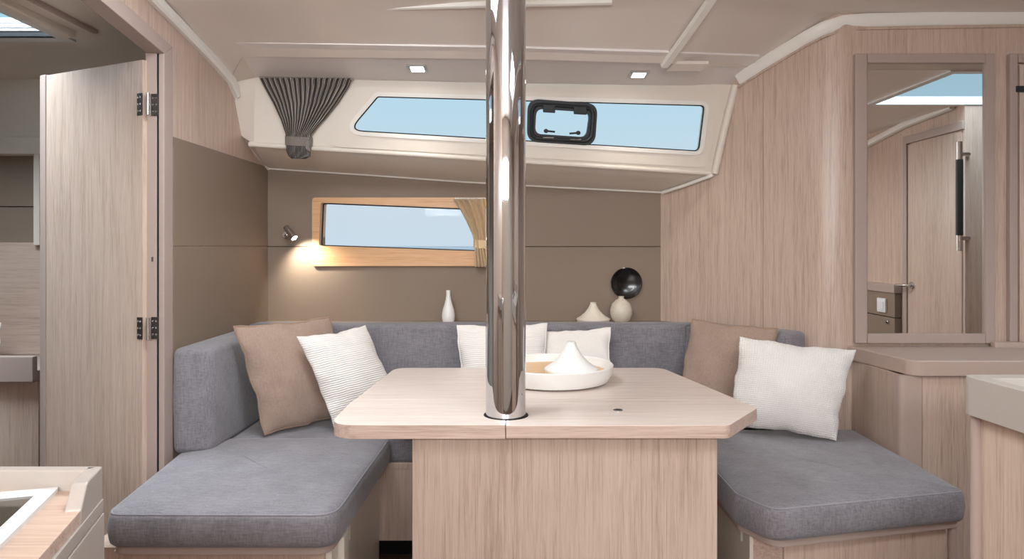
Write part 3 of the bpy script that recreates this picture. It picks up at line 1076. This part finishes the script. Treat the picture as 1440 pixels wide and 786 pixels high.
obj('finger_latch', lathe([(0, .002), (.012, .002), (.0135, .0012), (.0135, -.004)], (ex.x, ex.y, TZ), 20), 'steel', tb)
obj('latch_hole', disc((ex.x, ex.y, TZ + .0012), .009, .0012), 'black_rubber', tb)  # flat black disc stands in for the shade inside the latch hole

ps = thing('mast_post', (PX_, PY_, 0), 'polished stainless steel mast post rising through the table to the ceiling', 'post')
obj('tube', lathe([(PR, 0.0), (PR, 2.09)], (PX_, PY_, 0), 64), 'chrome', ps)
obj('collar', lathe([(PR - .001, TZ - .03), (PR + .0055, TZ - .03), (PR + .0055, TZ + .0008), (PR - .001, TZ + .0008)], (PX_, PY_, 0), 48), 'gasket', ps)

# ------------------------------------------------------------------ pillows
def pillow(name, tl, tr, br, bl, thick, m, label, pip=None, pinch=.06, group=None, n=30, seed=0):
    rnd = random.Random(seed)
    ph = [rnd.uniform(0, 6.28) for _ in range(8)]
    tl, tr, br, bl = [V(q) for q in (tl, tr, br, bl)]
    nrm = ((tr - bl).cross(tl - br)).normalized()
    if nrm.y > 0:
        nrm = -nrm
    ctr = (tl + tr + br + bl) / 4

    wid, hei = (tr - tl).normalized(), (tl - bl).normalized()

    def base(u, v):
        q = base0(u, v)
        ea, eb = abs(u) ** 6 * (1 - v * v), abs(v) ** 6 * (1 - u * u)
        q = q + wid * (math.copysign(ea, u) * .0035 * math.sin(7.5 * v + ph[3]) + math.copysign(ea, u) * .0016 * math.sin(17 * v + ph[4]))
        q = q + hei * (math.copysign(eb, v) * .0035 * math.sin(6.5 * u + ph[5]) + math.copysign(eb, v) * .0016 * math.sin(16 * u + ph[6]))
        return q + nrm * (.008 * max(ea, eb) * math.sin(8 * u + 7 * v + ph[7]))

    def base0(u, v):
        # pull the middle of each edge in a little so that the corners stand out as ears
        uu = u * (1 - pinch * (1 - v * v) ** 1.0 * abs(u) ** 2)
        vv = v * (1 - pinch * (1 - u * u) ** 1.0 * abs(v) ** 2)
        s, t = (uu + 1) / 2, (vv + 1) / 2
        return (bl * (1 - s) + br * s) * (1 - t) + (tl * (1 - s) + tr * s) * t

    def puff(u, v):
        e = max(0, (1 - u ** 2)) ** .55 * max(0, (1 - v ** 2)) ** .55
        w = 1 + .07 * math.sin(4 * u + ph[0]) * math.sin(3.5 * v + ph[1]) + .03 * math.sin(9 * u + 7 * v + ph[2])
        w += .10 * abs(u) ** 3 * math.sin(19 * v + ph[3]) + .10 * abs(v) ** 3 * math.sin(17 * u + ph[4])
        return e * w
    b = newbm()
    uvl = b.loops.layers.uv.new('UVMap')
    fr, bk = {}, {}
    for i in range(n + 1):
        for j in range(n + 1):
            u = math.sin(PI / 2 * (2 * i / n - 1))
            v = math.sin(PI / 2 * (2 * j / n - 1))
            p = base(u, v)
            k = puff(u, v)
            fr[i, j] = b.verts.new(p + nrm * thick * k)
            edge = i in (0, n) or j in (0, n)
            bk[i, j] = fr[i, j] if edge else b.verts.new(p - nrm * thick * k * .5)
    def uvof(i, j):
        return ((math.sin(PI / 2 * (2 * i / n - 1)) + 1) / 2, (math.sin(PI / 2 * (2 * j / n - 1)) + 1) / 2)
    for i in range(n):
        for j in range(n):
            q = ((i, j), (i + 1, j), (i + 1, j + 1), (i, j + 1))
            for d, rev in ((fr, False), (bk, True)):
                qq = q[::-1] if rev else q
                f = b.faces.new([d[k] for k in qq])
                for lp_, k in zip(f.loops, qq):
                    lp_[uvl].uv = uvof(*k)
    t = thing(name, ctr + V((0, 0, -.18)), label, 'pillow', group)
    bmesh.ops.recalc_face_normals(b, faces=b.faces[:])
    edge = [base(-1 + 2 * k / 16, -1) for k in range(16)] + [base(1, -1 + 2 * k / 16) for k in range(16)] + [base(1 - 2 * k / 16, 1) for k in range(16)] + [base(-1, 1 - 2 * k / 16) for k in range(16)]
    obj('cover', b, m, t, 80)
    if pip:
        obj('piping', tube(edge, .0045, 6, None, True), pip, t, 80)
    return t


pillow('throw_pillow', P(329, 459, 2.42), P(463, 446, 2.75), P(505, 582, 2.76), P(372, 611, 2.49), .06, 'brown_linen', 'brown linen throw pillow leaning on the grey backrest by the taupe side panel', 'brown_piping', .05, seed=1)
pillow('throw_pillow', P(417, 473, 2.49), P(514, 457, 2.79), P(566, 575, 2.76), P(470, 603, 2.545), .06, 'white_rib', 'white ribbed throw pillow overlapping the brown pillow by the table corner', None, .06, seed=2)
pillow('throw_pillow', P(643, 458, 2.87), P(769, 455, 2.87), P(765, 583, 2.74), P(648, 583, 2.74), .055, 'white_rib', 'white ribbed throw pillow behind the steel mast post', 'white_linen', .05, seed=3)
pillow('throw_pillow', P(758, 467, 2.89), P(858, 461, 2.89), P(858, 577, 2.78), P(768, 577, 2.80), .035, 'white_linen', 'smooth white linen throw pillow behind the white tray', 'white_linen', .05, seed=4)
pillow('throw_pillow', P(974, 449, 2.86), P(1093, 462, 2.64), P(1076, 598, 2.63), P(946, 583, 2.77), .06, 'brown_linen', 'brown linen throw pillow tucked behind the large white waffle pillow', 'brown_piping', .05, seed=5)
pillow('throw_pillow', P(1040, 473, 2.55), P(1204, 492, 2.47), P(1176, 620, 2.385), P(1020, 598, 2.50), .085, 'white_waffle', 'large white waffle knit throw pillow near the mirror wall', None, .05, seed=6)
pillow('bed_pillow', V((-2.45, 2.86, stz + .16)), V((-2.14, 2.86, stz + .10)), V((-2.10, 2.80, stz - .055)), V((-2.45, 2.80, stz - .055)), .045, 'white_linen', 'white pillow on the shelf inside the front cabin', None, .04, seed=7)

# ------------------------------------------------------------------ tableware
tc = V((.136, 2.287, TZ))
tr_ = thing('serving_tray', tc, 'round white tray with a wooden inlay on the dining table', 'tray')
obj('dish', lathe([(0, 0), (.165, 0), (.185, .006), (.198, .028), (.202, .056), (.1985, .059), (.194, .056), (.188, .030), (.178, .022), (0, .022)], tc, 64), 'ceramic', tr_)
obj('inlay', disc(tc + V((0, 0, .021)), .182, .012, None, 56, .1), 'tray_inlay', tr_)


def tagine(name, c, r, h, m, label):
    t = thing(name, c, label, 'pot')
    pr = [(0, 0), (r * .86, 0), (r * .93, h * .03), (r * .95, h * .12), (r, h * .14), (r, h * .19), (r * .93, h * .23), (r * .72, h * .34), (r * .5, h * .50), (r * .33, h * .68), (r * .22, h * .85), (r * .175, h * .96)]
    obj('lid', lathe(pr + [(r * .19, h * .99), (r * .15, h), (0, h)], c, 40), m, t)
    obj('base_dish', lathe([(0, -.001), (r * .88, -.001), (r * .965, h * .05), (r * .965, h * .125), (0, h * .125)], c, 40), m, t)
    return t


tagine('tagine', V((.192, 2.215, TZ + .033)), .087, .108, 'ceramic', 'small white conical tagine standing on the round tray')
tagine('tagine', P(834, 450, 3.125) * 1 + V((0, 0, .80 - P(834, 450, 3.125).z)), .077, .093, 'ceramic_cream', 'cream conical tagine on the ledge behind the settee')
vc = P(873.5, 450, 3.115)
vc.z = .80
vs_ = thing('vase', vc, 'round pale stoneware vase below the black plate', 'vase')
obj('body', lathe([(0, 0), (.024, 0), (.040, .012), (.050, .04), (.050, .062), (.041, .088), (.025, .104), (.013, .111), (.012, .117), (.014, .121), (.010, .121), (.008, .112), (0, .108)], vc, 40), 'stoneware', vs_)
bc = P(630.5, 450, 3.12)
bc.z = .80
bt = thing('bottle_vase', bc, 'slim white bottle vase on the ledge below the hull window', 'vase')
obj('body', lathe([(0, 0), (.024, 0), (.029, .01), (.030, .035), (.026, .06), (.018, .085), (.0125, .105), (.0095, .125), (.010, .148), (.008, .148), (.006, .125), (0, .12)], bc, 32), 'ceramic', bt)
pc = P(881, 398, YB - .012)
pl_ = thing('wall_plate', pc, 'shiny black round plate on the taupe wall above the stoneware vase', 'plate')
obj('dish', lathe([(0, 0), (.045, 0), (.071, .012), (.073, .015), (.070, .017), (.044, .006), (0, .005)], pc + V((0, .010, 0)), 48, look((0, -1, .0))), 'black_lacquer', pl_)
obj('centre_ring', lathe([(.040, .004), (.043, .0055), (.043, .007), (.040, .0065)], pc + V((0, .010, 0)), 40, look((0, -1, 0))), 'black_lacquer', pl_)

# ------------------------------------------------------------------ curtains
def curtain(name, rows, folds, amp, m, label, tie_rows, Yf, nrm, group=None, seed=0):
    """rows: (py, px_left, px_right, fold amplitude factor); Yf(px, py) gives the point on the wall it hangs in front of."""
    rnd = random.Random(seed)
    nu = folds * 8
    jit = [rnd.uniform(.75, 1.25) for _ in range(folds + 1)]
    b = newbm()
    uvl = b.loops.layers.uv.new('UVMap')
    grid_ = []
    sub = []
    for a, c in zip(rows, rows[1:]):
        for k in range(4):
            sub.append(tuple(a[i] + (c[i] - a[i]) * k / 4 for i in range(4)))
    sub.append(rows[-1])
    for r, (py, xl, xr, fa) in enumerate(sub):
        line = []
        for i in range(nu + 1):
            u = i / nu
            fi = u * folds
            k = jit[int(fi)] if int(fi) < folds else 1
            w = math.sin(fi * 2 * PI + .25 * math.sin(r * .9 + fi))
            px = xl + (xr - xl) * u
            q = Yf(px, py + (1.2 * math.sin(fi * 2 * PI) if r == 0 else 0))
            round_ = math.sqrt(max(0, 1 - (2 * u - 1) ** 2)) * .018 * (1.3 - fa)
            line.append(b.verts.new(q + nrm * (.020 + round_ + amp * fa * k * w)))
        grid_.append(line)
    for r in range(len(sub) - 1):
        for i in range(nu):
            f = b.faces.new((grid_[r][i], grid_[r][i + 1], grid_[r + 1][i + 1], grid_[r + 1][i]))
            for lp_, (rr, ii) in zip(f.loops, ((r, i), (r, i + 1), (r + 1, i + 1), (r + 1, i))):
                lp_[uvl].uv = (ii / nu, rr / (len(sub) - 1))
    bmesh.ops.recalc_face_normals(b, faces=b.faces[:])
    bmesh.ops.solidify(b, geom=b.faces[:], thickness=.0015)
    t = thing(name, Yf((rows[-1][1] + rows[-1][2]) / 2, rows[-1][0]), label, 'curtain', group)
    obj('cloth', b, m, t, 80)
    # tie band
    (pa, la, ra), (pb, lb_, rb_) = tie_rows
    tb_ = newbm()
    k = 14
    vv = []
    for py, xl, xr in tie_rows:
        vv.append([tb_.verts.new(Yf(xl + (xr - xl) * i / k, py + 2.0 * (i / k) * (1 if 1 else 0)) + nrm * (.012 + .034 * math.sin(PI * i / k) ** .5)) for i in range(k + 1)])
    for i in range(k):
        tb_.faces.new((vv[0][i], vv[0][i + 1], vv[1][i + 1], vv[1][i]))
    bmesh.ops.recalc_face_normals(tb_, faces=tb_.faces[:])
    bmesh.ops.solidify(tb_, geom=tb_.faces[:], thickness=.002)
    return t, tb_


facept = lambda px, py: on_plane(px, py, LT, FN)
ct, tie = curtain('curtain', [(110, 367, 497, 1.0), (122, 373, 492, 1.0), (145, 386, 477, .75), (168, 397, 458, .5), (188, 404, 440, .32), (198, 404.5, 438, .25), (212, 405, 439, .35), (219, 408, 438, .35), (222.5, 413, 432, .3)], 17, .0085, 'curtain_stripe',
    'dark grey striped curtain gathered in a tie beside the long window', [(191, 402.5, 440), (203.5, 402.5, 440)], facept, FN, seed=3)
fabric('grey_tie', srgb(132, 123, 118), .08, 300, .2)
tbd = obj('tie_band', tie, 'grey_tie', ct, 60)
obj('tie_end', prism([fp(433, 200), fp(438, 197), fp(439, 207), fp(441, 213), fp(434, 209)], FU, FW, FN, LT, .046, .050, .001), 'grey_tie', tbd)
obj('curtain_track', tube([facept(367, 109.5) + FN * .016, facept(499, 111.5) + FN * .016], .006, 8), 'steel', ct)
wallpt = lambda px, py: V(((px - 720) / F * (YB - .016), YB - .016, EYE - (py - 346) / F * (YB - .016)))
ct2, tie2 = curtain('curtain', [(280, 638, 712, 1.0), (290, 645, 711, 1.0), (310, 656, 707, .8), (330, 665, 700, .5), (340, 667.5, 697, .35), (350, 668, 697, .4), (362, 668, 701, .6), (375, 668.5, 706, .8)], 8, .024, 'curtain_beige',
    'beige curtain tied back at the side of the hull window', [(337, 666.5, 698.5), (348.5, 666.5, 698.5)], wallpt, V((0, -1, 0)), seed=8)
obj('tie_band', tie2, 'curtain_beige', ct2, 60)
obj('curtain_track', tube([wallpt(640, 279.5) + V((0, -.012, 0)), wallpt(712, 279.5) + V((0, -.012, 0))], .004, 8), 'moulding', ct2)

# ------------------------------------------------------------------ lamps
def downlight(px, py, Y, label):
    i = 1 if px < 720 else 3
    nrm = (r0[i + 1] - r0[i]).cross(r1[i] - r0[i]).normalized()
    if nrm.z > 0:
        nrm = -nrm
    q = on_plane(px, py, r0[i], nrm)
    u = X_
    w = nrm.cross(u).normalized()
    t = thing('downlight', q, label, 'lamp')
    sq = lambda r: [(-r, -r), (r, -r), (r, r), (-r, r)]
    obj('bezel', plate(rounded(sq(.038), .004), [rounded(sq(.026), .003)], u, w, nrm, q, -.004, .006), 'steel', t)
    obj('lens', prism(sq(.027), u, w, nrm, q, -.002, .003), 'spot_glow', t)
    l = bpy.data.lights.new('downlight_light', 'SPOT')
    l.energy = 3.5
    l.spot_size = 2.0
    l.spot_blend = .8
    l.shadow_soft_size = .02
    l.color = (1, .93, .85)
    o = bpy.data.objects.new('downlight_light', l)
    o.location = q + nrm * .02
    o.rotation_euler = (0, 0, 0)
    C.objects.link(o)
    o.parent = t
    o.matrix_parent_inverse = Matrix.Translation(-q)


downlight(587, 95.5, 2.695, 'square recessed downlight in the ceiling strip beside the grey curtain')
downlight(898, 104, 2.77, 'square recessed downlight in the ceiling strip by the diagonal rib')

la, lb2 = P(402, 319, YB - .070), P(415, 336, YB - .092)
dirn = (lb2 - la).normalized()
rl = thing('reading_lamp', P(406, 334, YB), 'small steel reading lamp on the taupe wall beside the hull window', 'lamp')
hdp = obj('lamp_head', lathe([(0, 0), (.012, 0), (.0135, .002), (.0135, .012), (.0125, .013), (.0125, .014), (.0145, .015), (.0165, .068), (.0165, .072), (.0145, .072), (.0140, .066), (0, .064)], la, 24, look(dirn)), 'steel', rl)
obj('lens', disc(la + dirn * .066, .0138, .003, look(dirn)), 'lamp_glow', hdp)
obj('wall_mount', disc(P(403, 330, YB) , .016, .014, look((0, -1, 0)), 20), 'steel', rl)
obj('arm', tube([P(403, 330, YB - .012), P(401, 331, YB - .035), P(403, 335, YB - .05), P(408, 333, YB - .055), la.lerp(lb2, .45)], .005, 10), 'steel', rl)
l = bpy.data.lights.new('reading_lamp_light', 'SPOT')
l.energy = 7
l.spot_size = 2.1
l.spot_blend = .9
l.shadow_soft_size = .012
l.color = (1, .92, .78)
o = bpy.data.objects.new('reading_lamp_light', l)
o.location = la + dirn * .078
o.rotation_euler = V((.055, .088, -.165)).to_track_quat('-Z', 'Y').to_euler()
C.objects.link(o)
o.parent = rl
o.matrix_parent_inverse = Matrix.Translation(-rl.location)

# ------------------------------------------------------------------ mirror
mz = lambda y, Y=YM: EYE - (y - 346) / F * Y
mx_ = lambda x, Y=YM: (x - 720) / F * Y
mi = thing('wall_mirror', (mx_(1302), YM, mz(483)), 'tall mirror in a mauve frame over the counter', 'mirror')
FRY = YM - .022
obj('glass', box(mx_(1218), mx_(1388), YM - .010, YM - .004, mz(472), mz(86)), 'mirror_glass', mi, 0)
obj('backing', box(mx_(1212), mx_(1392), YM - .004, YM, mz(476), mz(82)), 'mauve_trim', mi)
fx = lambda x: (x - 720) / F * FRY
fzz = lambda y: EYE - (y - 346) / F * FRY
obj('stile', box(fx(1203), fx(1220), FRY, YM, fzz(483), fzz(75), .004), 'mauve_trim', mi)
obj('stile', box(fx(1386.5), fx(1400), FRY, YM, fzz(483), fzz(75), .004), 'mauve_trim', mi)
obj('rail', box(fx(1220) + .0008, fx(1386.5) - .0008, FRY, YM, fzz(88), fzz(75), .003), 'mauve_trim', mi)
obj('rail', box(fx(1220) + .0008, fx(1386.5) - .0008, FRY, YM, fzz(483), fzz(469.5), .003), 'mauve_trim', mi)

# locker door at the right edge of the mirror wall
CZ = .764
ld = thing('locker', (mx_(1480), YM, CZ), 'tall oak locker door in a mauve frame beside the mirror', 'locker')
obj('stile', box(fx(1420.5), fx(1432), FRY, YM, CZ - .001, fzz(75), .004), 'mauve_trim', ld)
obj('rail', box(fx(1432) + .001, fx(1600), FRY, YM, fzz(88), fzz(75), .003), 'mauve_trim', ld)
obj('door', box(fx(1435), fx(1600), YM - .018, YM - .002, CZ + .002, fzz(90), .003), 'oak', ld)
obj('hinge', box(fx(1428.5), fx(1442), FRY - .006, FRY + .004, fzz(129.5), fzz(121), .002), 'black_rubber', ld)

# ------------------------------------------------------------------ counter and cabinet under the mirror
ctp = rounded([(1.300, YM), (1.352, 2.300), (2.5, 2.300), (2.5, YM)], [0, .05, 0, 0], 7)
wt_ = thing('side_counter', (1.6, 2.45, CZ - .055), 'mauve counter top under the mirror', 'counter')
obj('slab', plan(ctp, CZ - .055, CZ, .006, 3), 'counter_mauve', wt_)
obj('fiddle', plan(rounded([(mx_(1394, 2.62), 2.6265), (mx_(1394, 2.62), 2.595), (2.5, 2.595), (2.5, 2.6265)], [0, .01, 0, 0], 4), CZ - .002, CZ + .020, .004), 'counter_mauve', wt_)
cb = thing('counter_cabinet', (1.6, 2.45, 0), 'oak cabinet below the mauve counter top', 'cabinet')
CB0 = CZ - .055
obj('side_panel', prism([(YM, 0), (2.352, 0), (2.352, CB0), (YM, CB0)], Y_, Z_, X_, V((0, 0, 0)), 1.318, 1.336, .001), 'oak', cb)
obj('corner_post', plan(rounded([(1.318, 2.351), (1.321, 2.318), (1.392, 2.318), (1.392, 2.334), (1.336, 2.351)], [0, .05, 0, 0, 0], 8), 0, CB0, 0), 'counter_mauve', cb, 30)
obj('front_panel', box(1.3945, 2.5, 2.320, 2.338, 0, CB0 - .003, .002), 'oak', cb)
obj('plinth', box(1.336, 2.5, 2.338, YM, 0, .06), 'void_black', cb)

# ------------------------------------------------------------------ counter unit at the right
DR = 1.30
n1 = thing('galley_unit', (1.2, 1.0, 0), 'counter unit with a raised beige rim and oak side beyond the counter cabinet', 'cabinet')
rz = EYE - (526.5 - 346) / F * DR
k0, k1 = (1350 - 720) / F, .658
pA = V((k0 * DR, DR))
pB = V((.905, .55))
rimo = [(pA.x, pA.y), (pB.x, pB.y), (1.60, .55), (1.60, DR)]
rim_o = rounded(rimo, [.025, 0, 0, 0], 6)
rim_i = rounded([(.884, 1.262), (.932, .60), (1.56, .60), (1.56, 1.262)], [.012, 0, 0, 0], 4)
RH = .072
obj('rim', plate(rim_o, [rim_i], X_, Y_, Z_, O_, rz - RH, rz), 'solid_counter', n1)
b_ = n1.children[0].data
bm_ = newbm()
bm_.from_mesh(b_)
bevel_sharp(bm_, .005, 3, 50)
bm_.to_mesh(b_)
bm_.free()
obj('well', plan(offset(rim_o, .03), rz - .06, rz - .022), 'counter_inner', n1)
body = offset(rim_o, .018)
q0, q1 = V((pA.x + .028, DR - .012)), V((pB.x + .022, .56))
sd = (q1 - q0).normalized()
ns = V((sd.y, -sd.x))
if ns.x > 0:
    ns = -ns
obj('side_panel', plan([(q0.x, q0.y), (q1.x, q1.y), (q1.x + .02, q1.y), (q0.x + .02, q0.y)], 0, rz - RH + .002, 0), 'oak', n1)
obj('corner_post', tube([V((q0.x - .002, q0.y + .004, 0)), V((q0.x - .002, q0.y + .004, rz - RH + .002))], .0105, 12), 'mauve_trim', n1)
obj('back_panel', box(q0.x + .01, 1.58, DR - .022, DR - .004, 0, rz - RH + .002, .001), 'oak', n1)

# ------------------------------------------------------------------ galley worktop at the left
gl = thing('galley_counter', (-.7, .5, 0), 'galley counter with beige raised rim, oak worktop and hob beside the open door', 'counter')
GY = .715
gz_ = EYE - (655 - 346) / F * GY
ga = V(((144.5 - 720) / F * GY, GY))
gb = V((ga.x + .3 * (GY - .30), .30))
gd = (gb - ga).normalized()
gn = V((-gd.y, gd.x))
if gn.x < 0:
    gn = -gn
WZ = gz_ - .021
RW = .0145


def along(d, inset=0.0):
    q = ga + gd * d - gn * inset
    return V((q.x, q.y, 0))


e0 = along(0)
rimb = plan([(-1.10, GY - RW), (e0.x - .012, GY - RW), (e0.x - .0005, GY - .002), (e0.x - .003, GY), (-1.10, GY)], WZ - .03, gz_)
bevel_sharp(rimb, .0025, 3, 50)
obj('back_rim', rimb, 'solid_counter', gl)
# side rim: stands for a few centimetres, then slopes down to the worktop
b = newbm()
sec = [(0.0, gz_), (.046, gz_), (.052, gz_ - .0015), (.070, WZ + .001)]
outl = [b.verts.new(along(d) + V((0, 0, z))) for d, z in sec] + [b.verts.new(along(.071) + V((0, 0, WZ - .016))), b.verts.new(along(0) + V((0, 0, WZ - .016)))]
innl = [b.verts.new(along(d, RW) + V((0, 0, z))) for d, z in sec] + [b.verts.new(along(.071, RW) + V((0, 0, WZ - .016))), b.verts.new(along(0, RW) + V((0, 0, WZ - .016)))]
b.faces.new(outl)
b.faces.new(innl[::-1])
for i in range(6):
    j = (i + 1) % 6
    b.faces.new((outl[i], innl[i], innl[j], outl[j]))
bevel_sharp(b, .0018, 3, 30)
obj('side_rim', b, 'solid_counter', gl)
wtp = [(-1.10, .30), (along(.433, .004).x, .30), (along(.070, .001).x, along(.070, .001).y), (along(.068, RW - .001).x, along(.068, RW - .001).y), (along(.012, RW - .001).x, GY - RW + .001), (-1.10, GY - RW + .001)]
edged(obj('worktop', plan(wtp, WZ - .013, WZ, .001), 'oak_worktop', gl))
G3, N3 = V((gd.x, gd.y, 0)), V((gn.x, gn.y, 0))
obj('apron', prism([(.001, WZ - .0265), (.45, WZ - .0265), (.45, WZ - .013), (.0, WZ - .013)], G3, Z_, N3, along(0), -.02, .001, .001), 'solid_counter', gl)
obj('side_skirt', prism(rounded([(.0, WZ - .095), (.45, WZ - .095), (.45, WZ - .0275), (0, WZ - .0275)], [.02, 0, 0, 0], 6), G3, Z_, N3, along(0), -.02, .0018, .0015), 'solid_counter', gl)
obj('body', plan([(-1.08, .31), (along(.40, .03).x, .31), (along(.03, .03).x, GY - .03), (-1.08, GY - .03)], 0, WZ - .014), 'oak', gl)
# hob set into the worktop


def wk(px, py):
    Y = (EYE - WZ - .004) * F / (py - 346)
    return V(((px - 720) / F * Y, Y))


c1_ = wk(83, 685)
c2_ = wk(0, 767)
e1 = (c2_ - c1_).normalized()
e2 = V((e1.y, -e1.x))
if e2.x > 0:
    e2 = -e2
hp = [c1_ + e2 * .36, c1_ + e2 * .36 + e1 * .27, c1_ + e1 * .27, c1_]
hp = [(q.x, q.y) for q in hp]
hb_ = thing('hob', (hp[1][0], hp[1][1], WZ), 'white framed glass hob lid set into the galley worktop', 'hob')
obj('frame', plate(rounded(hp, .004, 3), [offset(hp, .015)], X_, Y_, Z_, O_, WZ - .0005, WZ + .0045), 'white_paint', hb_)
obj('glass_lid', plan(offset(hp, .0145), WZ - .0002, WZ + .0022), 'hob_glass', hb_)
kn = c1_ + e2 * .16 + e1 * .12
obj('burner', disc((kn.x, kn.y, WZ + .002), .045, .003), 'void_black', hb_)
